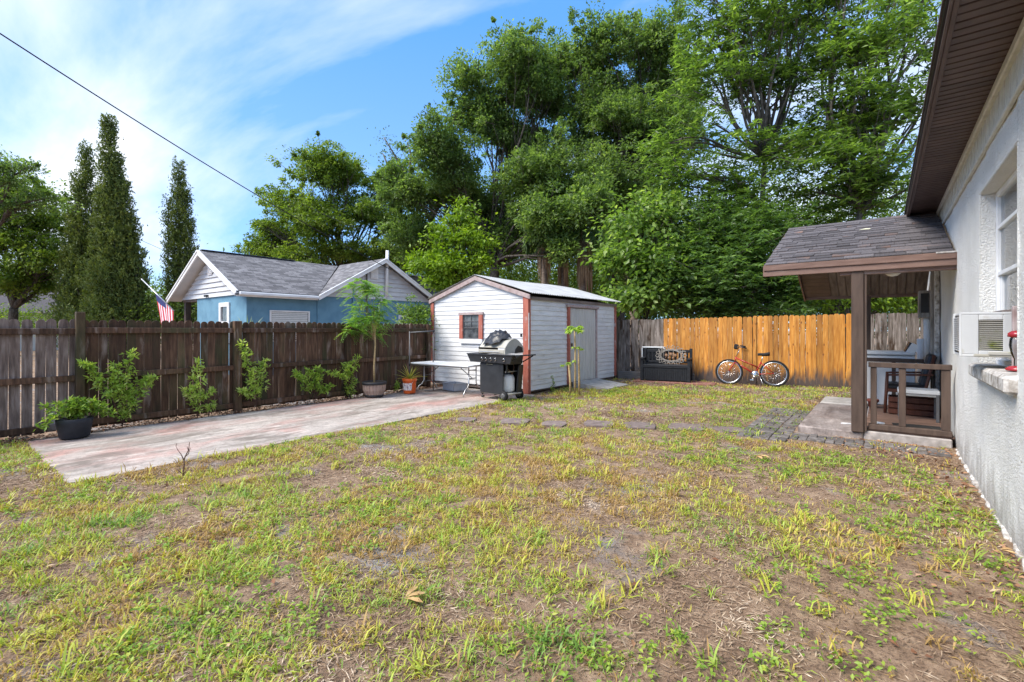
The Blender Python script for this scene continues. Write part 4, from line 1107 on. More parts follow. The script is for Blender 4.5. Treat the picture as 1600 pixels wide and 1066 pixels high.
for v in cb.data.vertices:      # drape over the curve of the hood
    v.co.z -= .9 * max(0, -v.co.y - .02) ** 1.15 + .35 * max(0, abs(v.co.x) - .12) ** 1.3
tag(cb, 'crumpled shiny black cover bunched on top of the grill hood', 'grill cover')

# ---- folding table
t = empty('folding_table', (-7.72, 7.55, .028), R(1)); tag(t, 'long pale folding table in front of the shed gable wall', 'table')
P('tabletop', M['white_plastic'], t, (0, 0, .645), (1.80, .72, .035), b=.012)
P('skirt', M['alu'], t, (0, -.33, .618), (1.72, .02, .03)); P('skirt', M['alu'], t, (0, .33, .618), (1.72, .02, .03))
for sx in (-1, 1):
    for sy in (-1, 1):
        MB().tube(spine((sx * .70, sy * .12, .62), (sx * .70, sy * .12, .26), (sx * .715, sy * .17, .17), (sx * .72, sy * .25, .13), (sx * .73, sy * .31, .05), (sx * .73, sy * .32, .0)), .013, 8).build('leg', M['alu'], t)
    for z in (.22, .36, .54): MB().tube([(sx * .70, -.12, z), (sx * .70, .12, z)], .010, 6).build('crossbar', M['grey_steel'], t)
    MB().tube([(sx * .70, 0, .36), (sx * .28, 0, .61)], .010, 6).build('folding_brace', M['grey_steel'], t)

# ---- clothes rack
cr = empty('clothes_rack', (-8.55, 7.35, .028), R(0)); tag(cr, 'thin grey metal garment rack standing behind the folding table', 'clothes rack')
dA = at(640, 600, 10.9); dB = at(677, 600, 11.0)
la = Vector((dA.x + 8.55, dA.y - 7.35, 0)); lb = Vector((dB.x + 8.55, dB.y - 7.35, 0))
for q in (la, lb):
    MB().tube([(q.x, q.y, .0), (q.x, q.y, 1.38)], .012, 8).build('upright', M['grey_steel'], cr)
    MB().tube([(q.x - .05, q.y - .22, .015), (q.x + .05, q.y + .22, .015)], .012, 8).build('foot', M['grey_steel'], cr)
    MB().lathe([(.02, -.03), (.022, 0), (.02, .03)], 10, (q.x, q.y, .62)).build('joint', M['black_metal'], cr)
MB().tube([(la.x, la.y, 1.35), (lb.x + .02, lb.y, 1.39)], .013, 8).build('top_rail', M['grey_steel'], cr)
MB().box((lb.x + .02, lb.y, 1.39), (.05, .04, .04), b=.01).build('end_cap', M['black_metal'], cr)

# ---- clear plastic bin
bn = empty('storage_bin', (-7.95, 7.95, .028), R(-14)); tag(bn, 'translucent grey plastic storage bin on the patio under the folding table', 'bin')
for lo, hi in (((-.24, -.17, 0), (.24, .17, .012)), ((-.25, -.18, 0), (-.235, .18, .17)), ((.235, -.18, 0), (.25, .18, .17)), ((-.25, -.18, 0), (.25, -.165, .17)), ((-.25, .165, 0), (.25, .18, .17))):
    lo, hi = Vector(lo), Vector(hi); P('bin_wall', M['tub_plastic'], bn, (lo + hi) / 2, hi - lo, b=.004)
P('rim', M['tub_plastic'], bn, (0, -.185, .165), (.53, .018, .018)); P('rim', M['tub_plastic'], bn, (.256, 0, .165), (.018, .36, .018)); P('rim', M['tub_plastic'], bn, (-.256, 0, .165), (.018, .36, .018))

# ---- orange bucket with spiky plant
bk = empty('orange_bucket', (-8.36, 6.94, .026)); tag(bk, 'orange plastic bucket with white printed label used as a planter', 'bucket')
MB().lathe([(.125, 0), (.13, .01), (.152, .30), (.163, .305), (.163, .33), (.150, .335), (.145, .30), (.145, .29)], 28, caps=True).build('pail', M['orange_bucket'], bk)
MB().lathe([(.158, .275), (.163, .28), (.163, .30), (.158, .305)], 28, caps=False).build('rim_band', M['orange_bucket'], bk)
pr = MB(); vs = []
for j, z in enumerate((.075, .235)):
    for i in range(15):
        a = R(-160 + i * 10); r_ = .131 + (z / .30) * .022 + .0015; vs.append((r_ * math.cos(a), r_ * math.sin(a), z))
pr.add(vs, [(i, i + 1, 16 + i, 15 + i) for i in range(14)], True); pr.build('printed_label', M['print_white'], bk)
MB().lathe([(.001, .295), (.145, .296)], 20, caps=False).build('potting_soil', M['soil'], bk)
MB().tube([(math.cos(a) * .165, math.sin(a) * .165 * .5 - .02, .29 - .13 * math.sin(a - math.pi)) for a in np.linspace(math.pi, 2 * math.pi, 12)], .003, 5).build('bail_handle', M['steel'], bk)

# ---- half barrel planter
hb = empty('barrel_planter', (-8.52, 6.12, .026)); tag(hb, 'ribbed brown half barrel planter with black rim holding the thin tree', 'planter')
for k in range(22):
    a = 2 * math.pi * k / 22; o = MB().prism([(-.034, 0, .04), (.034, 0, .04), (.037, .035, .15), (.036, .045, .24), (-.036, .045, .24), (-.037, .035, .15)], (0, 0, .001)).build('stave', M['barrel'], hb) if False else None
    mb = MB(); w0, w1, w2 = .026, .033, .032
    prof = [(.185, .05, w0), (.222, .14, w1), (.232, .26, w2)]
    vs = []
    for r_, z, w in prof: vs += [(r_, -w, z), (r_ + .012, -w * .6, z), (r_ + .012, w * .6, z), (r_, w, z)]
    fs = [(i * 4 + j, i * 4 + j + 1, i * 4 + 5 + j, i * 4 + 4 + j) for i in range(2) for j in range(3)] + [(3, 2, 1, 0), (8, 9, 10, 11)]
    mb.add(vs, fs, False); o = mb.build('stave', M['barrel'], hb); o.rotation_euler = (0, 0, a)
MB().lathe([(.10, 0), (.19, .0), (.195, .045), (.185, .05), (.22, .15), (.23, .262)], 28).build('liner', M['barrel_dark'], hb)
MB().lathe([(.225, .262), (.255, .262), (.258, .30), (.25, .318), (.225, .318), (.22, .30)], 28, caps=False).build('rim', M['barrel_dark'], hb)
MB().lathe([(.001, .300), (.226, .298)], 20, caps=False).build('potting_soil', M['soil'], hb)
# ---- black pot
pt = empty('black_pot', (-8.42, 1.36, .026)); tag(pt, 'round charcoal plastic pot at the near corner of the patio', 'pot')
MB().lathe([(.14, 0), (.155, .01), (.185, .20), (.19, .25), (.18, .255), (.172, .22)], 26).build('pot_body', M['pot_black'], pt)
MB().lathe([(.001, .215), (.178, .212)], 20, caps=False).build('potting_soil', M['soil'], pt)

# ---- bare twig
tw = MB(); b0 = Vector((-5.44, 1.67, float(gh(-5.44, 1.67))))
def br_(pts, r0, r1): tw.tube([b0 + Vector(p) for p in pts], list(np.linspace(r0, r1, len(pts))), 6)
br_([(0, 0, -.03), (.0, .01, .06), (.015, .01, .12), (.01, .01, .165)], .007, .005)
br_([(.01, .01, .165), (-.04, .0, .22), (-.10, -.01, .255), (-.15, -.01, .285)], .005, .002)
br_([(.01, .01, .165), (.045, .01, .21), (.08, .02, .26), (.10, .02, .27), (.125, .02, .345), (.135, .02, .36)], .006, .002)
br_([(.045, .01, .21), (.09, .02, .235), (.12, .03, .30)], .006, .002); br_([(-.15, -.01, .285), (-.16, 0, .31)], .003, .002)
br_([(.0, .0, .03), (-.06, -.04, .09)], .005, .002); br_([(0, 0, .02), (.07, .03, .10)], .004, .002); br_([(.10, .02, .27), (.06, .02, .31)], .004, .002)
tag(tw.build('bare_twig', M['twig']), 'bare forked reddish twig sticking up from the lawn near the patio', 'twig')

# ---- black storage bench
be = empty('storage_bench', (-4.72, 12.93, .045), BFA + R(2)); tag(be, 'black plastic storage bench with slatted back against the fence', 'bench')
W = 1.30
P('box_front', M['charcoal_plastic'], be, (0, -.24, .20), (W - .14, .03, .38), b=.005)
for k in range(24): P('groove_slat', M['charcoal_plastic'], be, (-.53 + k * .046, -.259, .185), (.034, .010, .32), b=.002)
P('box_side', M['charcoal_plastic'], be, (-W / 2 + .05, .03, .20), (.03, .52, .38)); P('box_side', M['charcoal_plastic'], be, (W / 2 - .05, .03, .20), (.03, .52, .38))
P('seat_lid', M['charcoal_plastic'], be, (0, -.0, .42), (W - .10, .56, .04), b=.01)
P('front_rail', M['charcoal_plastic'], be, (0, -.262, .385), (W - .13, .03, .045), b=.006)
for sx in (-1, 1):
    P('front_leg', M['charcoal_plastic'], be, (sx * (W / 2 - .035), -.25, .30), (.075, .07, .60), b=.01)
    P('back_post', M['charcoal_plastic'], be, (sx * (W / 2 - .035), .27, .44), (.075, .06, .88), b=.01)
    P('armrest', M['charcoal_plastic'], be, (sx * (W / 2 - .035), -.01, .61), (.09, .62, .035), b=.012)
P('back_top_rail', M['charcoal_plastic'], be, (0, .27, .80), (W - .15, .04, .085), b=.01)
P('back_bottom_rail', M['charcoal_plastic'], be, (0, .27, .49), (W - .15, .04, .06), b=.01)
for k in range(11): P('back_slat', M['charcoal_plastic'], be, (-.52 + k * .104, .27, .64), (.055, .022, .25), b=.005)
bm = Matrix.Translation((-4.72, 12.93, .045)) @ Matrix.Rotation(BFA + R(2), 4, 'Z')
# ---- white frame box behind bench
wb = empty('white_cabinet', bm @ Vector((-.42, .47, -.03)), BFA + R(2)); tag(wb, 'white edged open box standing behind the left end of the bench', 'box')
P('top_edge', M['white_plastic'], wb, (0, 0, .925), (.62, .22, .035)); P('side_edge', M['white_plastic'], wb, (-.305, 0, .46), (.03, .22, .89)); P('side_edge', M['white_plastic'], wb, (.305, 0, .46), (.03, .22, .89)); P('back', M['pot_black'], wb, (0, .02, .46), (.57, .02, .88)); P('base', M['white_plastic'], wb, (0, 0, .02), (.57, .2, .03))
# ---- wrought metal wreath
wr = empty('metal_wreath', bm @ Vector((.10, .165, .68)), BFA + R(2)); wr.rotation_euler = (R(-8), 0, BFA + R(2))
tag(wr, 'oval scrollwork metal wall ornament propped on the bench seat', 'wall ornament')
A_, B_ = .30, .175
for k, (a_, b_) in enumerate(((A_, B_), (A_ - .03, B_ - .025))):
    MB().tube([(a_ * math.cos(u), 0, b_ * math.sin(u)) for u in np.linspace(0, 2 * math.pi, 40, endpoint=False)], .010, 6, closed=True).build('inner_ring', M['grey_post'], wr)
for k in range(18):
    u = 2 * math.pi * k / 18; cx, cz = (A_ + .065) * math.cos(u), (B_ + .065) * math.sin(u)
    MB().tube([(cx + (.05 - .018 * q / 14) * math.cos(u + q * .42), .004 * q / 14, cz + (.05 - .018 * q / 14) * math.sin(u + q * .42)) for q in range(15)], .0095, 6).build('scroll', M['grey_post'], wr)
for (x, z, r_) in ((-.12, .0, .05), (0, .03, .055), (.12, .0, .05), (-.05, -.07, .035), (.06, -.07, .035)):
    o = MB().lathe([(.005, .012), (r_ * .6, .010), (r_, 0), (r_ * .6, -.01), (.005, -.012)], 14).build('disc', M['copper'], wr); o.location = (x, 0, z); o.rotation_euler = (R(90), 0, 0)
for x in (-.2, -.06, .06, .2): MB().tube([(x, .005, -(B_ - .02) * math.sqrt(max(0, 1 - (x / A_) ** 2))), (x, .005, (B_ - .02) * math.sqrt(max(0, 1 - (x / A_) ** 2)))], .006, 5).build('rod', M['grey_post'], wr)
# brick pad under and right of the bench
bp = empty('brick_pad', bm @ Vector((.25, -.05, -.045)), BFA); tag(bp, 'low pad of reddish bricks under the bench', kind='structure')
pad = [MB().box((0, 0, 0), (.193, .093, .05), b=.006).mesh('brick')]; pad[0].materials.append(M['red_brick'])
for i in range(10):
    for j in range(7):
        o = bpy.data.objects.new('brick', pad[0]); COL.objects.link(o); o.parent = bp
        o.location = (-.98 + i * .2 + (j % 2) * .1, -.36 + j * .1, .014); o.rotation_euler = (0, 0, rp.uniform(-.02, .02))

# ---- bicycle
BI = empty('bicycle', (-2.66, 13.40, 0)); BI.rotation_euler = (R(-6), 0, R(9)); tag(BI, 'red step-through bicycle leaning beside the orange fence', 'bicycle')
WR_ = .335; XF, XR = -.54, .50
def wheel(x, nm='wheel'):
    w = empty(nm, (x, 0, WR_)); w.parent = BI
    MB().tube([((WR_ - .022) * math.cos(u), 0, (WR_ - .022) * math.sin(u)) for u in np.linspace(0, 2 * math.pi, 56, endpoint=False)], .024, 10, closed=True).build('tyre', M['rubber'], w)
    MB().tube([((WR_ - .056) * math.cos(u), 0, (WR_ - .056) * math.sin(u)) for u in np.linspace(0, 2 * math.pi, 56, endpoint=False)], .0155, 8, closed=True).build('rim', M['chrome'], w)
    s = MB()
    for k in range(28):
        u = 2 * math.pi * k / 28; s.tube([(.02 * math.cos(u + .5 * (-1) ** k), .025 * (-1) ** k, .02 * math.sin(u + .5 * (-1) ** k)), ((WR_ - .06) * math.cos(u), 0, (WR_ - .06) * math.sin(u))], .003, 4)
    s.build('spokes', M['chrome'], w)
    h = MB(); h.lathe([(.012, -.045), (.022, -.035), (.022, .035), (.012, .045)], 12); o = h.build('hub', M['chrome'], w); o.rotation_euler = (R(90), 0, 0)
    P('reflector', M['white_plastic'], w, (WR_ * .05, .0, WR_ * .58), (.055, .012, .02))
    return w
wheel(XF); wheel(XR)
BB = Vector((.07, 0, .30)); ST_ = Vector((.21, 0, .62)); HT = Vector((-.37, 0, .70)); HB_ = Vector((-.40, 0, .60)); SDL = Vector((.245, 0, .78))
f = MB()
f.tube([HT, ST_ - (ST_ - BB) * .45], .019, 10); f.tube([HB_, BB], .021, 10); f.tube([BB, ST_], .019, 10); f.tube([HB_ + Vector((.013, 0, -.01)), HT + Vector((-.01, 0, .035))], .019, 10)
for sy in (-1, 1):
    f.tube([BB + Vector((0, sy * .02, 0)), Vector((XR, sy * .055, WR_))], .012, 8)
    f.tube([ST_ + Vector((0, sy * .01, -.03)), Vector((XR, sy * .055, WR_))], .011, 8)
f.tube([BB + Vector((0, -.035, 0)), BB + Vector((0, .035, 0))], .022, 10)
f.build('frame', M['bike_red'], BI)
fk = MB()
for sy in (-1, 1): fk.tube(spine(HB_ + Vector((-.01, sy * .03, -.02)), (HB_.x - .055, sy * .045, .50), (XF + .02, sy * .05, .40), (XF, sy * .05, WR_)), [.016, .016, .013, .011], 8)
fk.box(HB_ + Vector((-.008, 0, -.02)), (.04, .09, .03), b=.008); fk.build('fork', M['bike_red'], BI)
MB().tube([HT + Vector((-.012, 0, .03)), (-.325, 0, .86), (-.30, 0, .94)], .013, 8).build('stem', M['chrome'], BI)
MB().tube(spine((-.16, -.28, .99), (-.24, -.26, 1.01), (-.32, -.18, 1.0), (-.34, -.06, .95), (-.34, .06, .95), (-.32, .18, 1.0), (-.24, .26, 1.01), (-.16, .28, .99)), .012, 8).build('handlebar', M['chrome'], BI)
for sy in (-1, 1): MB().tube([(-.14, sy * .285, .985), (-.26, sy * .262, 1.01)], .018, 8).build('grip', M['rubber'], BI)
MB().box((-.37, 0, 1.0), (.11, .16, .13), rot=(0, R(12), 0), b=.02).build('handlebar_bag', M['rubber'], BI)
MB().tube([ST_, SDL], .012, 8).build('seat_post', M['chrome'], BI)
sd = MB(); prof = [(-.14, .018, .0), (-.08, .03, .004), (0, .045, .0), (.06, .08, .008), (.11, .095, .016), (.14, .07, .02)]
vs = []
for x, w, z in prof:
    for a in range(10):
        u = 2 * math.pi * a / 10; vs.append((SDL.x + .02 + x, w * math.cos(u), SDL.z + .03 + z + (.03 + .22 * w) * math.sin(u)))
sd.add(vs, [(i * 10 + a, i * 10 + (a + 1) % 10, i * 10 + 10 + (a + 1) % 10, i * 10 + 10 + a) for i in range(5) for a in range(10)] + [tuple(range(10))[::-1], tuple(range(50, 60))], True)
sd.build('saddle', M['rubber'], BI)
o = MB().lathe([(.02, -.004), (.085, -.004), (.085, .004), (.02, .004)], 28).build('chainring', M['chrome'], BI); o.location = BB + Vector((0, -.05, 0)); o.rotation_euler = (R(90), 0, 0)
MB().tube([BB + Vector((0, -.065, 0)), BB + Vector((-.07, -.07, -.15))], .010, 6).build('crank_arm', M['chrome'], BI); MB().tube([BB + Vector((0, .065, 0)), BB + Vector((.07, .07, .15))], .010, 6).build('crank_arm', M['chrome'], BI)
P('pedal', M['chrome'], BI, BB + Vector((-.07, -.115, -.15)), (.09, .07, .022)); P('pedal', M['rubber'], BI, BB + Vector((.07, .115, .15)), (.09, .07, .022))
MB().tube([BB + Vector((.0, -.052, .083)), Vector((XR, -.052, WR_ + .035))], .004, 5).tube([BB + Vector((.0, -.052, -.083)), Vector((XR, -.052, WR_ - .035))], .004, 5).build('chain', M['grey_steel'], BI)
MB().tube([BB + Vector((.10, -.04, -.02)), (.26, -.17, .02)], .009, 6).build('kickstand', M['chrome'], BI)

# ---- washing machine under the porch
wm = empty('washing_machine', (.10, 10.72, .145)); tag(wm, 'white top-loading washing machine standing on the porch deck', 'washing machine')
P('body', M['white_enamel'], wm, (-.01, 0, .43), (.66, .64, .86), b=.012)
P('top_lid', M['white_enamel'], wm, (-.02, 0, .895), (.70, .68, .06), b=.02)
P('lid_line', M['grey_steel'], wm, (-.01, -.325, .862), (.66, .012, .006), b=0)
MB().prism([(.20, -.31, .925), (.34, -.31, .925), (.34, -.31, 1.05), (.28, -.31, 1.08)], (0, .62, 0)).build('control_console', M['white_enamel'], wm)
MB().prism([(.185, -.29, .93), (.205, -.29, .93), (.275, -.29, 1.075), (.255, -.29, 1.09)], (0, .58, 0)).build('console_face', M['black_panel'], wm)
# ---- armchair, facing left
ch = empty('armchair', (.30, 9.72, .145), R(180)); tag(ch, 'dark wooden armchair with black cushions behind the white side table', 'armchair')
for (x, y, l) in ((.25, -.27, .60), (.25, .27, .60)):
    MB().tube([(x + .03, y, 0), (x, y, l)], .020, 8).build('front_leg', M['wood_red'], ch)
    MB().tube([(-x - .06, y, 0), (-.20, y, .40), (-.30, y, .92)], .020, 8).build('rear_leg', M['wood_red'], ch)
    P('armrest', M['wood_red'], ch, (-.01, y, .61), (.56, .05, .028), rot=(0, R(3), 0), b=.008)
    P('seat_rail', M['wood_red'], ch, (0, y, .36), (.50, .03, .05))
P('seat_cushion', M['black_cloth'], ch, (.02, 0, .41), (.50, .52, .09), b=.03)
P('back_cushion', M['pot_black'], ch, (-.235, 0, .68), (.10, .50, .50), rot=(0, R(-13), 0), b=.04)
P('front_rail', M['wood_red'], ch, (.25, 0, .35), (.03, .52, .05)); P('back_rail', M['wood_red'], ch, (-.29, 0, .90), (.035, .52, .05))
# ---- small white table
st_ = empty('side_table', (.395, 9.08, .145)); tag(st_, 'small white topped side table with grey legs behind the porch railing', 'table')
P('tabletop', M['white_plastic'], st_, (0, 0, .41), (.46, .40, .055), b=.008)
for sx in (-1, 1):
    for sy in (-1, 1): P('leg', M['grey_steel'], st_, (sx * .205, sy * .175, .19), (.035, .035, .385), b=.004)
for sy in (-1, 1): P('apron', M['alu'], st_, (0, sy * .178, .365), (.40, .018, .035))
# ---- low dark red crate behind
ck = empty('wooden_crate', (.34, 9.52, .145)); tag(ck, 'dark red wooden crate under the armchair', 'crate')
for z in (.05, .14, .23): P('crate_slat', M['wood_red'], ck, (0, -.16, z), (.56, .018, .075)); P('crate_slat', M['wood_red'], ck, (0, .16, z), (.56, .018, .075))
for x in (-.27, .27): P('crate_end', M['wood_red'], ck, (x, 0, .14), (.02, .30, .26))
dm = MB().box((0, 0, 0), (.50, .46, .014), b=.004).build('door_mat', M['mat_rubber']); dm.location = (.36, 8.22, .151); dm.rotation_euler = (0, 0, R(4)); tag(dm, 'black rubber doormat on the porch deck behind the railing', 'doormat')
rpot = empty('terracotta_pot', (-.14, 9.98, .144)); tag(rpot, 'small red clay pot on the deck beside the washing machine', 'pot')
MB().lathe([(.05, 0), (.07, .10), (.085, .10), (.085, .14), (.075, .14), (.07, .10)], 18).build('pot_body', M['terracotta'], rpot)
MB().lathe([(.001, .115), (.07, .113)], 14, caps=False).build('potting_soil', M['soil'], rpot)
wl = MB().lathe([(.04, 0), (.065, .02), (.08, .055), (.075, .055), (.055, .02), (.01, .012)], 20).build('pet_bowl', M['white_enamel']); wl.location = (-.06, 8.05, .144); tag(wl, 'small white bowl on the deck at the foot of the railing', 'bowl')
sk = MB().prism([(0, 0, 0), (.07, -.01, 0), (.12, .02, 0), (.10, .06, 0), (.02, .05, 0)], (0, 0, .012)).build('paper_scrap', M['white_plastic']); sk.location = (-.48, 8.25, .102); tag(sk, 'small white scrap lying on the concrete landing', 'scrap')

# ---- window air conditioner
ac = empty('air_conditioner', (WX - .20, 5.42, 1.235)); tag(ac, 'white window air conditioner with mossy side louvres', 'air conditioner')
D_, W_, H_ = .50, .46, .35
moss = texmat('ac_case', [(.3, (.30, .29, .26)), (.7, (.48, .47, .43))], nscale=3, rough=.5, bump=.03, rnd=False,
              stain=((.20, .24, .035), (1, 1, 1), 6, .56, .68))
for lo, hi in (((0, -W_ / 2, H_ - .02), (D_, W_ / 2, H_)), ((0, -W_ / 2, 0), (D_, W_ / 2, .02)), ((0, W_ / 2 - .015, .02), (D_, W_ / 2, H_ - .02)),
               ((0, -W_ / 2, .02), (.10, -W_ / 2 + .015, H_ - .02)), ((.235, -W_ / 2, .02), (D_, -W_ / 2 + .015, H_ - .02)), ((.10, -W_ / 2, H_ - .06), (.235, -W_ / 2 + .015, H_ - .02)), ((.10, -W_ / 2, .02), (.235, -W_ / 2 + .015, .05))):
    lo, hi = Vector(lo), Vector(hi); P('casing', M['ac_white'], ac, (lo + hi) / 2, hi - lo, b=.004)
for k in range(15): P('louvre', moss, ac, (.168, -W_ / 2 + .010, .060 + k * .0158), (.135, .010, .0055), rot=(R(-30), 0, 0), b=.001) if k % 1 == 0 else None
P('dark_core', M['black_metal'], ac, (.26, .0, .175), (.44, W_ - .06, .30), b=0)
for k in range(17): P('rear_louvre', M['ac_white'], ac, (-.004, 0, .045 + k * .0165), (.012, W_ - .08, .008), b=.001)
for y in (-W_ / 2 + .02, W_ / 2 - .02): P('rear_frame', M['ac_white'], ac, (-.004, y, H_ / 2), (.014, .04, H_), b=.003)
P('rear_dark', M['black_metal'], ac, (.012, 0, .175), (.01, W_ - .08, .30), b=0)
P('drip_lip', M['enamel'], ac, (.20, -W_ / 2 - .006, .012), (.26, .014, .022)); P('mossy_ledge', moss, ac, (.26, -W_ / 2 - .012, .03), (.22, .018, .03), b=.006)
wk = MB().box((0, 0, 0), (.11, .05, .48), b=.006).build('wood_block', M['rake_wood']); wk.location = (WX + .125, 5.11, 1.385); tag(wk, 'upright weathered wooden board wedged beside the air conditioner', 'board')
P('packing_board', M['dark_board'], ac, (.30, .0, .362), (.14, .40, .02), rot=(0, R(-6), 0))
# ---- hummingbird feeder
hf = empty('bird_feeder', (WX + .07, 4.93, 1.148)); tag(hf, 'clear glass bird feeder with red top and red base on the window sill', 'bird feeder')
MB().lathe([(.02, 0), (.060, .004), (.064, .018), (.045, .035), (.025, .04)], 20).build('feeder_base', M['red_plastic'], hf)
MB().lathe([(.02, .04), (.019, .09), (.035, .13), (.044, .19), (.04, .235), (.03, .25)], 20, caps=False).build('glass_bottle', M['glass'], hf)
MB().lathe([(.035, .245), (.052, .25), (.050, .275), (.032, .29), (.01, .295)], 20).build('feeder_top', M['red_plastic'], hf)

# ---- wires
def wire(name, a, b, sag, r, label):
    pts = [a.lerp(b, f) - Vector((0, 0, sag * 4 * f * (1 - f))) for f in np.linspace(0, 1, 40)]
    tag(MB().tube(pts, r, 6).build(name, M['cable']), label, 'cable')
wire('power_cable', at(-160, -52, 6.5), at(612, 422, 17.9), .20, .013, 'thick black service cable sloping across the sky to the blue house')
wire('power_cable', at(-40, 258, 24), at(420, 462, 50), .1, .014, 'thin cable passing behind the tall conifers')
wire('power_cable', at(470, 318, 30), at(760, 440, 30), .15, .012, 'thin dark cable in front of the oak behind the blue house')

# ---- flag
fp = empty('flag', (0, 0, 0)); tag(fp, 'red and white striped flag with blue corner drooping from an angled pole', 'flag')
pa_, pb_ = at(221, 436, 17.6), at(272, 486, 17.2); fp.location = (0, 0, 0)
MB().tube([pa_, pb_], .022, 8).build('flag_pole', M['alu'], fp)
fl = MB(); nu, nv = 26, 26; vs = []
for i in range(nu + 1):            # u along the pole (hoist), v down the fly
    u = i / nu; top = pa_.lerp(pb_, .42 + .56 * u)
    for j in range(nv + 1):
        v = j / nv
        fold = math.sin(u * 15 + v * 2.0) * .05 * v; sgz = 1.10 + .28 * (1 - u)
        side = (pb_ - pa_).normalized() * (v ** .8 * .38 * (1 - u))
        p = top + side + Vector((0, 0, -v * sgz * (.80 + .05 * math.sin(u * 9)))) + Vector((.35, .25, 0)) * fold
        vs.append(p)
fs, mi = [], []
for i in range(nu):
    for j in range(nv):
        fs.append((i * (nv + 1) + j, (i + 1) * (nv + 1) + j, (i + 1) * (nv + 1) + j + 1, i * (nv + 1) + j + 1))
        stripe = int(i / nu * 13)
        mi.append(2 if (i / nu < .54 and j / nv < .20) else (0 if stripe % 2 == 0 else 1))
fl.add(vs, fs, True); fl.mi = mi
fl.build('flag_cloth', [M['flag_red'], M['flag_white'], M['flag_blue']], fp)

# ================================================================== VEGETATION
SOLID = {}
M['leaf_oak'] = leafmat('leaf_oak', [(0, (.060, .095, .034)), (.45, (.125, .20, .060)), (.8, (.22, .31, .095)), (1, (.34, .42, .15))], trans=.5)
M['leaf_oak2'] = leafmat('leaf_oak2', [(0, (.055, .085, .016)), (.45, (.125, .195, .028)), (.8, (.22, .30, .045)), (1, (.31, .38, .08))], trans=.45)
M['leaf_right'] = leafmat('leaf_right', [(0, (.050, .085, .025)), (.4, (.105, .18, .038)), (.8, (.22, .33, .070)), (1, (.36, .45, .15))], trans=.5, rough=.35)
M['leaf_under'] = leafmat('leaf_under', [(0, (.038, .070, .022)), (.45, (.085, .155, .040)), (.8, (.18, .29, .075)), (1, (.31, .42, .17))], trans=.45, rough=.35)
M['leaf_lime'] = leafmat('leaf_lime', [(0, (.09, .16, .012)), (.45, (.19, .30, .02)), (.8, (.28, .40, .035)), (1, (.40, .50, .07))])
M['leaf_conifer'] = leafmat('leaf_conifer', [(0, (.045, .072, .022)), (.45, (.105, .145, .034)), (.8, (.19, .23, .050)), (1, (.28, .32, .08))], trans=.2, rough=.6)
M['leaf_sapling'] = leafmat('leaf_sapling', [(0, (.14, .24, .04)), (.45, (.30, .44, .07)), (.8, (.46, .58, .12)), (1, (.60, .66, .22))])
M['leaf_pot'] = leafmat('leaf_pot', [(0, (.08, .16, .03)), (.5, (.20, .33, .045)), (.85, (.38, .46, .07)), (1, (.50, .38, .08))])
M['leaf_feather'] = leafmat('leaf_feather', [(0, (.10, .22, .05)), (.5, (.20, .38, .07)), (.85, (.36, .52, .08)), (1, (.60, .66, .16))])
M['leaf_spike'] = leafmat('leaf_spike', [(0, (.20, .24, .05)), (.4, (.46, .44, .09)), (.8, (.60, .42, .12)), (1, (.50, .22, .06))])
M['leaf_yucca'] = leafmat('leaf_yucca', [(0, (.16, .24, .10)), (1, (.45, .52, .30))])
M['frond_dead'] = leafmat('frond_dead', [(0, (.09, .05, .025)), (.5, (.24, .15, .085)), (1, (.42, .30, .19))], trans=.15)
M['frond_dead_solid'] = texmat('frond_dead_solid', [(.3, (.20, .13, .08)), (.7, (.46, .34, .23))], scale=(1, 1, .3), nscale=6, rough=.9, bump=.2, vary=.3)
M['frond_green'] = leafmat('frond_green', [(0, (.02, .045, .015)), (.6, (.06, .12, .04)), (1, (.12, .18, .07))])
M['grass'] = leafmat('grass', [(0, (.22, .13, .055)), (.16, (.44, .28, .11)), (.26, (.52, .42, .09)), (.36, (.52, .50, .070)), (.6, (.40, .48, .068)), (.85, (.27, .41, .070)), (1, (.17, .31, .060))], trans=.3, tcol=(1.25, 1.3, .7), rough=.5)
M['straw'] = leafmat('straw', [(0, (.11, .065, .042)), (.5, (.29, .20, .135)), (.85, (.48, .37, .26)), (1, (.62, .51, .39))], trans=.1, tcol=(1, 1, 1), rough=.8, spec=.1)
M['litter'] = leafmat('litter', [(0, (.09, .045, .028)), (.5, (.26, .125, .07)), (.85, (.42, .24, .14)), (1, (.58, .46, .32))], trans=.1, tcol=(1, 1, 1), rough=.8, spec=.15)

def unit(v): return v / np.maximum(np.linalg.norm(v, axis=-1, keepdims=True), 1e-9)
def leaves(pos, dirs, nrm, length, width, tint, fold=.25):
    """folded two-triangle leaves; arrays of centres, directions, normals, lengths, widths"""
    n = len(pos); d = unit(dirs); nn = unit(nrm - d * (nrm * d).sum(1, keepdims=True)); s = np.cross(d, nn)
    L = np.broadcast_to(np.asarray(length, float), (n,))[:, None]; Wd = np.broadcast_to(np.asarray(width, float), (n,))[:, None]
    a = pos - d * L * .5; b = pos + d * L * .5; mid = pos - d * L * .05
    l = mid + s * Wd * .5 + nn * Wd * fold; r = mid - s * Wd * .5 + nn * Wd * fold
    V = np.stack([a, r, b, l], 1).reshape(-1, 3); base = np.arange(n)[:, None] * 4
    F = np.concatenate([base + np.array([0, 1, 2]), base + np.array([0, 2, 3])], 0)
    return V, F, np.concatenate([tint, tint])
def rdir(n, rng): return unit(rng.normal(size=(n, 3)))

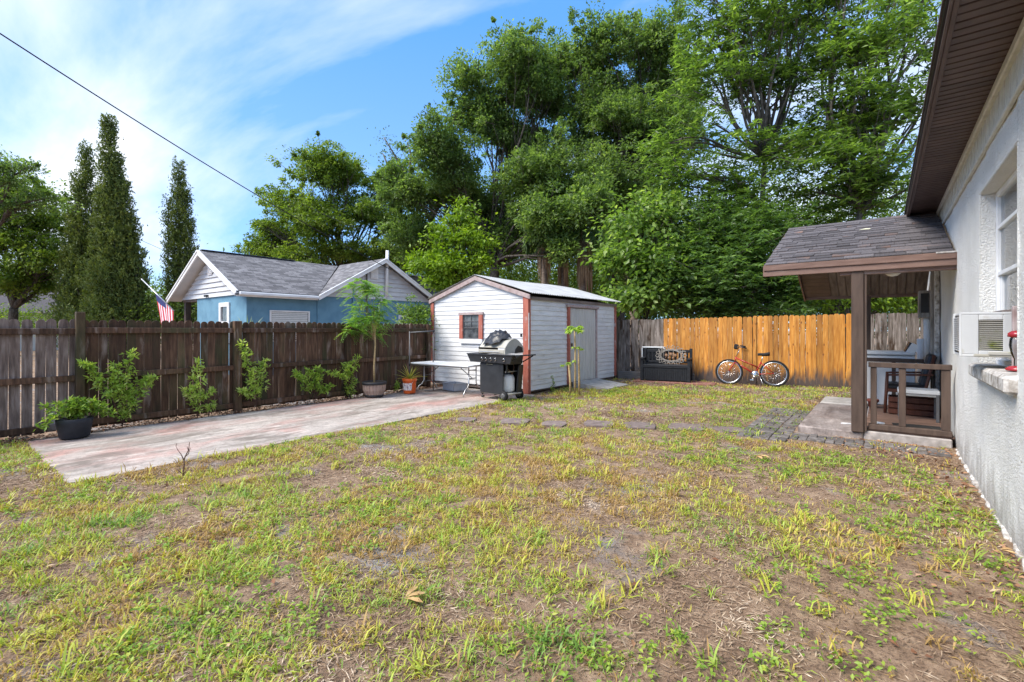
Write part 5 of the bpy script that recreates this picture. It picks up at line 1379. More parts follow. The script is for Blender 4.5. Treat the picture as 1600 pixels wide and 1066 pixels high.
def build_tree(name, base, lobes, nclump, per, leaf, leafm, barkm, label, cat='tree', group=None, trunk_r=.25, fork=.35, clump=.55,
               seed=1, lw=.42, droop=.25, tintbias=0.0, crownname='crown', flatten=.62, extra_trunks=(), twig_r=.012, whorl=0, shell=.5, limb_r=None, branches=None, ball=False):
    """lobes: list of (centre Vector, rx, rz); trunk forks, a limb runs to each lobe, twigs to leaf clumps"""
    rng = np.random.default_rng(seed); rr = random.Random(seed)
    root = empty(name, base); tag(root, label, cat, group)
    base = Vector(base); tb_ = MB()
    top = max(l[0].z for l in lobes); cen = sum((l[0] for l in lobes), Vector()) / len(lobes)
    fk = base.lerp(Vector((cen.x * .4 + base.x * .6, cen.y * .4 + base.y * .6, base.z + (top - base.z) * fork)), 1.0)
    def bend(a, b, n, amp, up=0.0):
        out = []; L = (b - a).length
        o1 = Vector((rr.uniform(-1, 1), rr.uniform(-1, 1), rr.uniform(-.4, .6))) * amp * L
        o2 = Vector((rr.uniform(-1, 1), rr.uniform(-1, 1), rr.uniform(-.4, .6))) * amp * L * .6
        for i in range(n + 1):
            f_ = i / n; out.append(a.lerp(b, f_) + o1 * math.sin(math.pi * f_) + o2 * math.sin(2 * math.pi * f_) + Vector((0, 0, up * L * math.sin(math.pi * f_))))
        return out
    def B(pts, r0, r1, n=8):
        k = len(pts); tb_.tube([p - base for p in pts], [r0 + (r1 - r0) * (i / (k - 1)) for i in range(k)], n)
    tp = bend(base + Vector((0, 0, -.2)), fk, 7, .05)
    k = len(tp); tb_.tube([p - base for p in tp], [trunk_r * (1.35 if i == 0 else 1.0) * (1 - .35 * i / (k - 1)) for i in range(k)], 12)
    for (b2, f2, r2) in extra_trunks: B(bend(Vector(b2) + Vector((0, 0, -.2)), Vector(f2), 7, .05), r2, r2 * .6, 9)
    C, Cout, Ct, Cs = [], [], [], []
    vol = np.array([(l[1] ** 2 * l[2]) ** .667 for l in lobes]); cnt = np.maximum(3, (vol / vol.sum() * nclump)).astype(int)
    starts = [fk] + [Vector(e[1]) for e in extra_trunks]
    for (c, rx, rz), n in zip(lobes, cnt):
        st = min(starts, key=lambda q: (q - c).length)
        lr = limb_r or trunk_r * .42
        limb = bend(st, c, 6, .10, .04); B(limb, lr * rr.uniform(.8, 1.1), lr * .3, 7)
        d = rdir(n, rng); rad = (shell + (1 - shell) * rng.random(n)) ** 1.0
        rad = np.where(rng.random(n) < .2, rng.random(n) * .6, rad)
        outl = rng.random(n) < .16; rad = np.where(outl, 1.05 + .32 * rng.random(n), rad)
        low = d[:, 2] < -.3; d[low, 2] *= .6
        wob = 1 + .22 * np.sin(d[:, 0] * 5 + seed + c.x) * np.cos(d[:, 1] * 4 + d[:, 2] * 5 + c.z)
        pos = np.array(c)[None] + d * np.array([rx, rx, rz])[None] * (rad * wob)[:, None]
        C.append(pos); Cout.append(d); Ct.append(rng.random(n)); Cs.append(np.where(outl, .55, 1.0))
        step = max(1, n // (26 if len(lobes) < 16 else 6))
        for q in sorted(set(range(0, n, step)) | set(np.nonzero(outl & (d[:, 2] > -.2))[0].tolist())):
            e = Vector(pos[q]); s0 = limb[rr.choice([3, 4, 5, 6])]
            B(bend(s0, e, 3, .10), max(lr * .22, twig_r), twig_r * .6, 4)
    C = np.concatenate(C); Cout = np.concatenate(Cout); Ct = np.concatenate(Ct); n = len(C)
    tb_.build('trunk', barkm, root)
    csz = clump * (0.35 + 1.0 * rng.random(n)) * np.concatenate(Cs)
    idx = np.repeat(np.arange(n), per); N = len(idx)
    cs3 = rng.uniform(.55, 1.45, (n, 3)); off = (rdir(N, rng) * cs3[idx] * (rng.random(N) ** .42)[:, None] * np.array([1, 1, flatten])[None]) if ball else rng.normal(size=(N, 3)) * np.array([1, 1, flatten])[None] * .5
    pos = C[idx] + off * csz[idx][:, None]
    if whorl:      # leaves gathered in rosettes of `whorl`
        sel = np.arange(N); ci = pos[sel]; g_ = N; pos = np.repeat(ci, whorl, 0); idx = np.repeat(idx, whorl); N = len(idx); off = np.repeat(off, whorl, 0)
        ang = np.tile(np.arange(whorl), g_) * (2 * math.pi / whorl) + np.repeat(rng.random(g_) * 6.28, whorl)
        dv = np.stack([np.cos(ang), np.sin(ang), rng.uniform(-.55, .25, N)], 1); dv = unit(dv + rng.normal(size=(N, 3)) * .25); pos = pos + dv * leaf * .5
    else:
        dv = unit(off * 1.2 + Cout[idx] * .5 + rng.normal(size=(N, 3)) * .7 - np.array([0, 0, droop])[None])
    nv = unit(rng.normal(size=(N, 3)) * .55 + np.array([0, 0, 1.0])[None] + Cout[idx] * .3)
    tint = np.clip(.42 + tintbias + (Ct[idx] - .5) * .45 + rng.normal(size=N) * .16, 0, 1)
    L = leaf * rng.uniform(.65, 1.25, N)
    V, F, t_ = leaves(pos - np.array(base)[None], dv, nv, L, L * lw, tint)
    tint_mesh(crownname, V, F, t_, leafm, root)
    return root

def L_(spec, dflt=None):
    """lobes from photo positions and true depths: (px, py, r px horizontally, r px vertically, depth)"""
    return [(at(x, y, d), rx / 740 * d, rz / 740 * d) for x, y, rx, rz, d in spec]
def split(lobes, k, seed, rf_=.55, sp=.68):
    """break each big lobe into k smaller uneven ones"""
    rng = np.random.default_rng(seed); out = []
    for c, rx, rz in lobes:
        for q in range(k):
            d = rdir(1, rng)[0]; s = rng.uniform(.7, 1.25) * rf_
            out.append((c + Vector((d[0] * rx, d[1] * rx, d[2] * rz)) * sp * rng.uniform(.7, 1.15), rx * s, rz * s * .95))
    return out
def gp(px, d): 
    p = at(px, 515, d); p.z = 0; return p

# big oak behind the shed (left half of the mass) and its right half
build_tree('oak_tree', gp(775, 29), split(L_([(800, 110, 62, 60, 28), (745, 165, 58, 50, 28), (690, 235, 52, 48, 27), (720, 310, 70, 55, 29), (800, 220, 70, 60, 30),
    (855, 300, 75, 60, 27), (640, 300, 40, 40, 28), (790, 370, 75, 50, 30), (660, 370, 50, 45, 30), (850, 160, 55, 55, 29), (850, 335, 40, 44, 23.6), (884, 385, 20, 30, 23.2)]), 4, 1, .70, .60), 2500, 78, .19, M['leaf_oak'], M['bark'],
    'huge dark green oak rising behind the white shed, left of the palm trunks', group='trees beyond the back fence', trunk_r=.42, limb_r=.085, seed=3, ball=True, tintbias=.05, flatten=.8, clump=.66, fork=.30, twig_r=.02, lw=.5)
build_tree('oak_tree', gp(960, 31), split(L_([(920, 85, 62, 58, 30), (1000, 95, 58, 48, 30), (1040, 150, 60, 60, 31), (930, 190, 75, 65, 29), (1010, 240, 75, 65, 30),
    (940, 300, 70, 60, 28), (890, 370, 60, 50, 27), (1010, 340, 80, 60, 31), (870, 90, 35, 40, 30), (922, 335, 42, 46, 23), (945, 400, 24, 32, 22.6), (1035, 210, 60, 50, 29), (960, 140, 60, 50, 30)]), 4, 2, .70, .60), 2500, 78, .19, M['leaf_oak'], M['bark'],
    'tall spreading oak with the highest crown, right of the palm trunks', group='trees beyond the back fence', trunk_r=.42, limb_r=.085, seed=5, ball=True, tintbias=.05, flatten=.8, clump=.66, fork=.32, twig_r=.02, lw=.5)
# oak behind the blue house
build_tree('oak_tree', gp(545, 36), split(L_([(520, 265, 60, 42, 35), (570, 285, 62, 42, 36), (455, 320, 42, 28, 35), (440, 365, 50, 28, 36), (505, 345, 62, 42, 34), (590, 350, 70, 48, 37),
    (410, 395, 42, 22, 36), (480, 400, 66, 28, 35), (570, 405, 75, 30, 34), (640, 400, 50, 40, 36), (625, 300, 40, 50, 37), (415, 345, 20, 12, 34)]), 4, 3, .68, .60), 1700, 66, .20, M['leaf_oak2'], M['bark'],
    'broad yellow-green oak rising behind the blue house roof', group='trees beyond the back fence', trunk_r=.4, limb_r=.085, seed=8, ball=True, flatten=.8, clump=.66, fork=.38, twig_r=.022, lw=.5, tintbias=.10)
# bare reaching branch at its right
bb = MB(); b0 = at(700, 400, 30)
for pts in ([(700, 400), (672, 345), (650, 305), (628, 262), (612, 235), (600, 215)], [(650, 305), (640, 270), (642, 240), (636, 222)], [(628, 262), (606, 258), (598, 240)], [(672, 345), (700, 300), (712, 262)]):
    q = [at(x, y, 30) - b0 for x, y in pts]; bb.tube(q, list(np.linspace(.12, .03, len(q))), 6)
bbr = empty('dead_branch_tree', b0); bbr.location = b0; tag(bbr, 'nearly bare grey limb reaching up left of the big oak', 'tree'); bb.build('limb', M['bark_grey'], bbr)
rng = np.random.default_rng(2); pc = np.array([tuple(at(x, y, 30) - b0) for x, y in ((600, 215), (606, 225), (636, 225), (614, 240), (600, 242), (712, 262), (625, 262), (645, 300))])
ii = np.repeat(np.arange(len(pc)), 40); pos = pc[ii] + rng.normal(size=(len(ii), 3)) * .35
V, F, t_ = leaves(pos, rdir(len(ii), rng), rdir(len(ii), rng), .17, .08, rng.random(len(ii)) * .6); tint_mesh('crown', V, F, t_, M['leaf_oak'], bbr)

# near right: two leafy trees close behind the back fence
build_tree('laurel_tree', gp(1185, 17.5), split(L_([(1180, 60, 80, 60, 17), (1120, 50, 48, 50, 17.5), (1110, 130, 62, 52, 17), (1190, 160, 75, 60, 17.5), (1080, 215, 62, 48, 17), (1170, 260, 80, 50, 16.5),
    (1100, 300, 70, 45, 17), (1260, 60, 65, 65, 18), (1250, 210, 70, 60, 18), (1060, 265, 45, 35, 16.5), (1150, -20, 85, 45, 17), (1250, -40, 70, 45, 17.5)]), 4, 4, .66), 850, 5, .24, M['leaf_right'], M['bark_grey'],
    'tall leafy tree with twin grey trunks right behind the orange fence', group='trees beyond the back fence', trunk_r=.15, seed=12, clump=.8, fork=.42, whorl=6, lw=.30, twig_r=.010, shell=.35,
    extra_trunks=[((gp(1205, 17.5)), at(1195, 250, 17.3), .13)], limb_r=.06)
build_tree('laurel_tree', gp(1320, 16.5), split(L_([(1330, 60, 75, 65, 16), (1400, 50, 60, 60, 16), (1320, 160, 70, 55, 15.5), (1400, 160, 55, 60, 15.5), (1340, 250, 75, 50, 15.5), (1400, 280, 45, 45, 15),
    (1290, 300, 60, 38, 16), (1330, -30, 80, 50, 16), (1430, -20, 70, 55, 16.5), (1460, 90, 60, 70, 16.5), (1350, 320, 60, 25, 16.5)]), 4, 5, .66), 800, 5, .24, M['leaf_right'], M['bark_grey'],
    'tall leaning leafy tree above the porch roof', group='trees beyond the back fence', trunk_r=.17, seed=14, clump=.8, fork=.30, whorl=6, lw=.30, twig_r=.010, shell=.35,
    extra_trunks=[((gp(1262, 17)), at(1345, 330, 16), .15)], limb_r=.07)
# dense understorey behind the fence
build_tree('evergreen_shrub', gp(1120, 15.5), split(L_([(1120, 370, 75, 50, 15.6), (1180, 400, 65, 55, 15.3), (1060, 380, 55, 48, 15.8), (1130, 440, 80, 42, 15.1), (1210, 450, 60, 38, 15.3), (1060, 450, 55, 40, 15.6), (1160, 350, 60, 30, 16.2), (1190, 478, 60, 18, 14.6), (1110, 480, 60, 16, 15.0)]), 3, 6, .72),
    1000, 9, .17, M['leaf_under'], M['bark'], 'dense glossy dark green shrub spilling over the orange fence', cat='shrub', trunk_r=.12, limb_r=.035, seed=17, clump=.75, whorl=6, lw=.32, fork=.35, shell=.5)
build_tree('broadleaf_shrub', gp(1010, 15.8), L_([(1000, 350, 45, 28, 16), (980, 400, 34, 30, 15.5), (1020, 420, 48, 36, 15.4), (1000, 465, 46, 24, 15.2), (1040, 330, 30, 25, 16.3)]),
    260, 26, .20, M['leaf_right'], M['bark'], 'pale broad-leaved shrub behind the grey fence right of the shed', cat='shrub', trunk_r=.07, seed=18, clump=.8, lw=.62, fork=.3, tintbias=.18, droop=.5)
build_tree('leafy_shrub', gp(1320, 16.4), L_([(1270, 400, 50, 45, 17.5), (1330, 395, 50, 30, 17.5), (1280, 465, 45, 28, 16.4), (1350, 462, 55, 30, 16.6), (1420, 465, 55, 32, 16.8), (1250, 345, 45, 30, 18), (1380, 400, 45, 40, 18.5), (1470, 460, 40, 40, 17)]),
    560, 30, .16, M['leaf_lime'], M['bark'], 'sunlit bright green bushes behind the fence under the porch roof', cat='shrub', trunk_r=.09, seed=19, clump=.8, lw=.42, fork=.3, tintbias=-.18)
# lime green young tree behind the shed
build_tree('young_tree', gp(712, 21), L_([(722, 340, 20, 26, 21), (700, 375, 30, 20, 21), (738, 375, 26, 22, 20.5), (675, 410, 32, 20, 21), (715, 415, 38, 24, 20.5), (745, 410, 22, 24, 20.5), (700, 440, 42, 18, 21)]),
    260, 34, .20, M['leaf_lime'], M['bark'], 'bright lime green young tree just behind the shed roof', trunk_r=.08, seed=23, clump=.6, lw=.5, fork=.45)
# shrub squeezed between fence end and shed
build_tree('evergreen_shrub', (-9.45, 8.15, 0), [(Vector((-9.5, 8.1, 1.55)), .34, .38), (Vector((-9.4, 8.0, 1.05)), .24, .26), (Vector((-9.75, 8.3, 1.9)), .38, .3), (Vector((-9.55, 8.05, .65)), .18, .2)], 90, 40, .085, M['leaf_right'], M['bark'],
    'leafy bush squeezed between the dark fence and the shed corner', cat='shrub', trunk_r=.03, seed=25, clump=.26, lw=.45, fork=.3, twig_r=.005)
# far left deciduous trees
build_tree('maple_tree', gp(20, 26), L_([(10, 300, 60, 34, 25), (55, 345, 48, 34, 26), (0, 370, 66, 44, 25), (60, 400, 46, 36, 25), (20, 440, 66, 34, 26), (80, 430, 36, 34, 27), (-60, 340, 60, 60, 26)]), 460, 90, .17, M['leaf_oak2'], M['bark'],
    'spreading green tree at the far left edge behind the fence', trunk_r=.28, seed=31, ball=True, flatten=.8, clump=.6, lw=.55, fork=.3, tintbias=.1)
bl2 = build_tree('sweetgum_tree', gp(-60, 22), L_([(0, 262, 34, 13, 20), (40, 262, 26, 10, 20), (15, 285, 22, 8, 20), (70, 310, 40, 8, 21), (30, 320, 35, 10, 21), (-40, 250, 60, 30, 21)]), 150, 40, .15, M['leaf_oak'], M['bark'],
    'dark airy branches entering from the left edge above the green tree', trunk_r=.2, seed=33, clump=.5, lw=.55, fork=.6, shell=.2)
# lower far masses
def far_mass(name, spec, n, label, mat, leaf, seed, clump=1.4):
    rng = np.random.default_rng(seed); lob = L_(spec); vol = np.array([(l[1] ** 2 * l[2]) ** .667 for l in lob]); cnt = (vol / vol.sum() * n).astype(int) + 2
    P_, T_, O_ = [], [], []
    for (c, rx, rz), k in zip(lob, cnt):
        d = rdir(k, rng); pos = np.array(c)[None] + d * np.array([rx, rx, rz])[None] * (.5 + .5 * rng.random(k))[:, None]; P_.append(pos); T_.append(rng.random(k)); O_.append(d)
    P_ = np.concatenate(P_); T_ = np.concatenate(T_); O_ = np.concatenate(O_); ix = np.repeat(np.arange(len(P_)), 26); N = len(ix)
    pos = P_[ix] + rng.normal(size=(N, 3)) * clump * .4; pos[:, 2] = np.maximum(pos[:, 2], .1)
    V, F, t_ = leaves(pos, unit(rng.normal(size=(N, 3)) + O_[ix]), unit(rng.normal(size=(N, 3)) * .5 + [0, 0, 1]), leaf * rng.uniform(.7, 1.3, N), leaf * .5, np.clip(.4 + (T_[ix] - .5) * .5 + rng.normal(size=N) * .15, 0, 1))
    tag(tint_mesh(name, V, F, t_, M[mat]), label, kind='stuff')
far_mass('distant_woods', [(x, 470 + (x % 37) * .5, 60, 34, 55) for x in range(-260, 300, 55)] + [(x, 455, 70, 45, 52) for x in range(360, 1100, 70)] + [(x, 440, 60, 60, 40) for x in range(980, 1640, 70)] + [(x, 480, 60, 30, 42) for x in range(620, 1500, 70)], 5200,
         'far woodland closing the view behind the houses', 'leaf_oak', .34, 41, 2.2)
far_mass('background_trees', [(x, 400, 60, 60, 30) for x in range(960, 1480, 60)] + [(x, 330, 60, 50, 32) for x in range(990, 1480, 70)] + [(x, 250, 50, 40, 34) for x in range(1060, 1460, 90)] + [(x, 440, 40, 40, 36) for x in range(700, 1000, 30)] + [(x, 380, 45, 50, 37) for x in range(660, 1000, 45)] + [(x, 310, 45, 40, 38) for x in range(700, 1000, 60)], 2600,
         'further green trees filling the gaps behind the leafy trees', 'leaf_oak2', .22, 43, 1.6)
far_mass('hedge', [(x, 497, 26, 22, 24) for x in range(230, 300, 24)] + [(x, 480, 40, 34, 30) for x in range(150, 320, 40)] + [(x, 500, 40, 16, 30) for x in range(-80, 130, 40)], 420, 'green shrubbery behind the flag and conifers', 'leaf_oak2', .15, 42, .9)

# conifers
def conifer(name, px, ptop, half, d, label, seed, n=900, spires=None, pbot=515):
    rng = np.random.default_rng(seed); root = empty(name, gp(px, d)); tag(root, label, 'conifer', 'tall conifers left of the blue house')
    base = np.array(root.location); H0 = CAM_H + (515 - ptop) / 740 * d; P_, O_ = [], []; tb_ = MB()
    for (dx, ft, fw, share) in (spires or [(0, 1.0, 1.0, 1.0)]):
        H = H0 * ft; R0 = half / 740 * d * fw; k = int(n * share)
        h = rng.random(k) ** .85; r = R0 * np.clip((1 - h) ** .80, 0.03, 1) * (1 + .18 * np.sin(h * 23 + seed)) * np.clip(h * 8, .3, 1)
        a = rng.random(k) * 6.283; rad = r * (.45 + .6 * rng.random(k) ** .6)
        c = np.array([dx / 740 * d * math.cos(R(YAW)), dx / 740 * d * math.sin(R(YAW)), 0])
        lean = h[:, None] * 0
        rad = rad * np.where(rng.random(k) < .12, 1.3, 1.0); pos = np.stack([rad * np.cos(a), rad * np.sin(a), .15 + h * (H - .15)], 1) + c; P_.append(pos)
        O_.append(np.stack([np.cos(a), np.sin(a), np.full(k, 1.4)], 1))
        tb_.tube([c + np.array([0, 0, -.1]), c + np.array([0.05, 0, H * .5]), c + np.array([0, 0, H * .97])], [.16 * fw, .09 * fw, .01], 8)
        for q in range(0, k, max(1, k // 60)):
            p = pos[q]; z0 = max(.3, p[2] - rad[q] * 1.3 - .3); tb_.tube([Vector((c[0], c[1], z0)), Vector(p)], [.03, .008], 4)
    tb_.build('trunk', M['bark'], root)
    P_ = np.concatenate(P_); O_ = unit(np.concatenate(O_)); k = len(P_); per = 36; ix = np.repeat(np.arange(k), per); N = len(ix)
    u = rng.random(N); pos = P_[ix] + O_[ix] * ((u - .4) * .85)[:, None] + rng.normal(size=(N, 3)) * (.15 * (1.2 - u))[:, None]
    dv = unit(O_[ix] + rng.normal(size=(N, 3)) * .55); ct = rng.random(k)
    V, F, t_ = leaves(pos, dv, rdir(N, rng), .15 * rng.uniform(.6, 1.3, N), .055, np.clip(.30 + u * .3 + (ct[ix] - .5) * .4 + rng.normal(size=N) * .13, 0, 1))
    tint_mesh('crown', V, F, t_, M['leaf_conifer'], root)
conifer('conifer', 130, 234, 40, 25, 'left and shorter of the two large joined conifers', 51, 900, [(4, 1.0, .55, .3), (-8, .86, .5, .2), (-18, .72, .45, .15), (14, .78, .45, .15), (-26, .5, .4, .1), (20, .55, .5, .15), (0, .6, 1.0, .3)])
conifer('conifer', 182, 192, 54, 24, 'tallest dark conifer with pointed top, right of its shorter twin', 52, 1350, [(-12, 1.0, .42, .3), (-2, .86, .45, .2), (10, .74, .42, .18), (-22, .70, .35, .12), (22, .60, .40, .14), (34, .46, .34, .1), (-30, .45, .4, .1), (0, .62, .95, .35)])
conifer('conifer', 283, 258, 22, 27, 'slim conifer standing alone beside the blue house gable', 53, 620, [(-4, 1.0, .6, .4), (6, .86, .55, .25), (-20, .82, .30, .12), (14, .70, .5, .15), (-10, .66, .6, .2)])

# palms
def palm(px, ptop, d, label, seed, rt=.2, skirt=True, green=True, lean=0):
    rng = np.random.default_rng(seed); rr = random.Random(seed); root = empty('palm_tree', gp(px, d)); tag(root, label, 'palm tree', 'palm trunks behind the shed')
    H = CAM_H + (515 - ptop) / 740 * d
    MB().tube([(0, 0, -.2), (lean * .3, 0, H * .4), (lean * .8, 0, H * .8), (lean, 0, H)], [rt * 1.1, rt, rt * .95, rt * .9], 14).build('trunk', M['palm_bark'], root)
    def frond(name, a, l, dr, mat, n=34, w=.9, z0=H):
        mid = []
        for i in range(9):
            f_ = i / 8; mid.append(np.array([lean + math.cos(a) * l * (math.sin(f_ * 1.4) / math.sin(1.4)) * (1 - dr * .55 * f_), math.sin(a) * l * (math.sin(f_ * 1.4)) * (1 - dr * .55 * f_), z0 + l * (.35 * math.sin(f_ * 2.4) * (1 - dr)) - dr * l * 1.0 * f_ ** 1.3]))
        mid = np.array(mid); t = np.linspace(.15, 1, n); ix = np.clip((t * 8).astype(int), 0, 7); fr_ = (t * 8 - ix)[:, None]
        c = mid[ix] * (1 - fr_) + mid[ix + 1] * fr_; ax = unit(mid[ix + 1] - mid[ix]); sd_ = np.cross(ax, [0, 0, 1]); sd_ = unit(sd_ + 1e-6)
        pos, dirs = [], []
        for sg in (-1, 1):
            dd = unit(sd_ * sg + ax * .5 + np.array([0, 0, -.75])[None] + rng.normal(size=(n, 3)) * .12); ln = w * np.sin(np.pi * (t * .85 + .1))
            pos.append(c + dd * (ln / 2)[:, None]); dirs.append(dd)
        pos = np.concatenate(pos); dirs = np.concatenate(dirs); ln = np.tile(w * np.sin(np.pi * (t * .85 + .1)), 2)
        V, F, t_ = leaves(pos, dirs, np.tile([0, 0, 1.0], (len(pos), 1)) + rng.normal(size=(len(pos), 3)) * .3, ln, .055, rng.random(len(pos)))
        tint_mesh(name, V, F, t_, M[mat], root)
    if skirt:
        for k in range(16):
            a = rr.random() * 6.28; z0 = H * rr.uniform(.8, 1.0); l = rr.uniform(1.2, min(2.6, z0 * .6)); mb = MB(); x0, y0 = lean + math.cos(a) * rt, math.sin(a) * rt
            for q in range(14):
                b = a + rr.uniform(-.5, .5); o_ = rr.uniform(.02, .22); lq = l * rr.uniform(.5, 1)
                mb.tube([(x0 * .9, y0 * .9, z0), (lean + math.cos(b) * (rt + o_ * .7), math.sin(b) * (rt + o_ * .7), z0 - lq * .45), (lean + math.cos(b) * (rt + o_), math.sin(b) * (rt + o_), z0 - lq)], [.012, .035, .006], 3)
            mb.build('dead_frond', M['frond_dead_solid'], root)
    if green:
        for k in range(10): frond('frond', k * .63 + rr.uniform(-.2, .2), rr.uniform(1.6, 2.4), rr.uniform(.5, 1.0), 'frond_green', w=.9)
palm(850, 345, 25, 'palm with a long skirt of pale brown dead fronds, behind the shed ridge', 61, .15)
palm(908, 360, 24, 'double palm trunk with grey and tan bark behind the shed roof', 62, .2, lean=.2)
palm(880, 380, 27, 'thin dark palm trunk between the two thicker ones', 65, .12, green=False)
palm(990, 330, 20.5, 'reddish-brown shaggy palm trunk right of the shed', 63, .17)

# feathery tree in the barrel
ft = empty('potted_tree', (-8.52, 6.12, .32)); tag(ft, 'slim feathery tree with tan trunk growing in the half barrel', 'tree')
tk = MB(); tk.tube([(0, 0, -.03), (-.01, .0, .35), (.02, .01, .8), (.005, .0, 1.25), (.0, 0, 1.6)], [.022, .019, .017, .014, .008], 8)
rng = np.random.default_rng(71); tips = []
for k in range(30):
    a = rng.random() * 6.28; z0 = rng.uniform(1.0, 1.6)
    e = Vector((-.22 + rng.normal() * .22 * .787, rng.normal() * .2 - .12 * .6, rng.uniform(.95, 2.15)))
    if k < 12: e = Vector((-.30 + rng.normal() * .12, -.20 + rng.normal() * .12, rng.uniform(1.1, 2.3)))
    elif k < 24: e = Vector((.02 + rng.normal() * .12, .03 + rng.normal() * .12, rng.uniform(1.2, 2.1)))
    tk.tube([(0, 0, z0 * .9), ((e.x) * .6, e.y * .6, (z0 + e.z) * .5), tuple(e)], [.007, .005, .002], 4); tips.append(e)
tk.build('trunk', M['stem_tan'], ft)
pos, dr_, tn = [], [], []
for e in tips:
    for f_ in range(11):
        a = rng.random() * 6.28; el_ = rng.uniform(-.5, .6); l = rng.uniform(.22, .36); ax = np.array([math.cos(a) * math.cos(el_), math.sin(a) * math.cos(el_), math.sin(el_)])
        sd_ = unit(np.cross(ax, [0, 0, 1.0])); tt = rng.random()
        for q in np.linspace(.1, 1, 12):
            for sg in (-1, 1):
                dd = unit(sd_ * sg + ax * .6 + rng.normal(size=3) * .1 - [0, 0, .2]); ll = .085 * (1.15 - q * .6)
                pos.append(np.array(e) + ax * l * q + np.array([0, 0, -.12 * q * q]) + dd * ll / 2); dr_.append(dd); tn.append((tt * .6 + rng.random() * .4, ll))
tn = np.array(tn); V, F, t_ = leaves(np.array(pos), np.array(dr_), np.tile([0, 0, 1.0], (len(pos), 1)) + rng.normal(size=(len(pos), 3)) * .3, tn[:, 1], .018, tn[:, 0]); tint_mesh('foliage', V, F, t_, M['leaf_feather'], ft)

# saplings along the fence
def sapling(base, stems, label, seed, leaf=.085, mat='leaf_sapling', group='saplings along the dark fence', name='sapling', per=16, bias=.1, cat='sapling', r=.008, spread=.13):
    """stems: list of polylines (relative points) with foliage density start"""
    rng = np.random.default_rng(seed); root = empty(name, base); tag(root, label, cat, group); tb_ = MB(); pos, dirs, tn = [], [], []
    for pts, f0 in stems:
        pts = [Vector(p) for p in pts]; tb_.tube(pts, list(np.linspace(r, r * .35, len(pts))), 6)
        n = len(pts) - 1; L = sum((pts[i + 1] - pts[i]).length for i in range(n)); k = int(L / .024)
        for i in range(k):
            f_ = f0 + (1 - f0) * i / max(1, k - 1); s = f_ * n; a = min(int(s), n - 1); p = pts[a].lerp(pts[a + 1], s - a)
            sp2 = spread * (.5 + .7 * math.sin(math.pi * min(1, (f_ - f0) / (1 - f0) * .8 + .15)))
            ang = rng.random() * 6.28; e = np.array(p) + np.array([math.cos(ang), math.sin(ang), rng.uniform(-.1, .5)]) * sp2 * rng.uniform(.4, 1)
            if i % 2 == 0: tb_.tube([p, Vector(e)], [r * .35, r * .15], 3)
            tt = rng.random()
            for q in range(per // 2):
                g_ = rng.random(); c = np.array(p) * (1 - g_) + e * g_; dd = unit(rng.normal(size=3) * .9 + (e - np.array(p)) * 6 + [0, 0, .15]); pos.append(c + dd * leaf * .5); dirs.append(dd); tn.append(np.clip(bias + .15 + tt * .4 + rng.random() * .4, 0, 1))
    tb_.build('stem', M['twig'], root)
    pos = np.array(pos); N = len(pos); l = leaf * rng.uniform(.6, 1.25, N)
    V, F, t_ = leaves(pos, np.array(dirs), np.tile([0, 0, 1.0], (N, 1)) + rng.normal(size=(N, 3)) * .5, l, l * .33, np.array(tn)); tint_mesh('foliage', V, F, t_, M[mat], root)
# along-fence offset is +y (rightwards in view), +z up
SX = -8.84
sapling((SX, 1.95, 0), [([(0, 0, 0), (0, .02, .35), (.02, .03, .7), (.0, .12, 1.12)], .12), ([(0, 0, .05), (.02, -.12, .45), (0, -.25, .75), (0, -.42, .98)], .3), ([(0, 0, .05), (.03, .12, .35), (0, .27, .62), (0, .36, .72)], .25), ([(0, 0, .3), (.05, -.02, .6), (.05, -.10, .95)], .2)],
        'largest leafy sapling, with three leaders, near the left fence post', 81, per=18)
sapling((SX, 2.93, 0), [([(0, 0, 0), (0, .0, .3), (0, -.02, .6), (0, .03, .92)], .12), ([(0, 0, .2), (.02, .1, .35), (0, .2, .42)], .3), ([(0, 0, .2), (.02, -.1, .35), (0, -.15, .5)], .3), ([(0, .15, .0), (0, .22, .2)], .5)],
        'slender yellow-green sapling between the two left fence posts', 82, bias=.25)
sapling((SX, 3.86, 0), [([(0, 0, 0), (0, -.02, .3), (0, -.12, .7), (0, -.24, 1.22)], .28), ([(0, 0, .15), (0, .04, .5), (0, .13, .88)], .25), ([(0, 0, .15), (0, -.14, .3), (0, -.26, .38)], .3)],
        'leaning sapling just right of the double fence post', 83, bias=.15)
sapling((SX, 4.95, 0), [([(0, 0, 0), (0, -.1, .25), (0, -.27, .50), (0, -.36, .62)], .3), ([(0, 0, 0), (0, .05, .25), (0, .1, .55), (0, .08, .68)], .3), ([(0, 0, .05), (0, .2, .22), (0, .34, .30)], .3), ([(0, 0, .1), (0, .02, .3), (0, -.1, .66)], .4)],
        'low bushy sapling in the middle of the fence', 84, bias=-.05, spread=.15)
sapling((SX, 5.75, 0), [([(0, 0, 0), (0, .01, .25), (0, .03, .5), (0, .17, .86)], .08), ([(0, 0, .3), (0, -.22, .48), (0, -.50, .56)], .2), ([(0, 0, .3), (0, -.1, .55), (0, .0, .75)], .3)],
        'one-sided sapling reaching left, in front of the third fence post', 85, bias=.05)
sapling((-8.9, 7.0, 0), [([(0, 0, 0), (.02, .02, .2)], .3)], 'tiny seedling beside the orange bucket', 86, spread=.05, r=.004)
sapling((-6.08, 9.25, 0), [([(0, 0, 0), (.02, .02, .15), (.0, .0, .36)], .1)], 'single small weed against the shed side wall', 87, spread=.07, r=.004, mat='leaf_oak2', group=None, name='weed', bias=.3, leaf=.05, cat='weed')
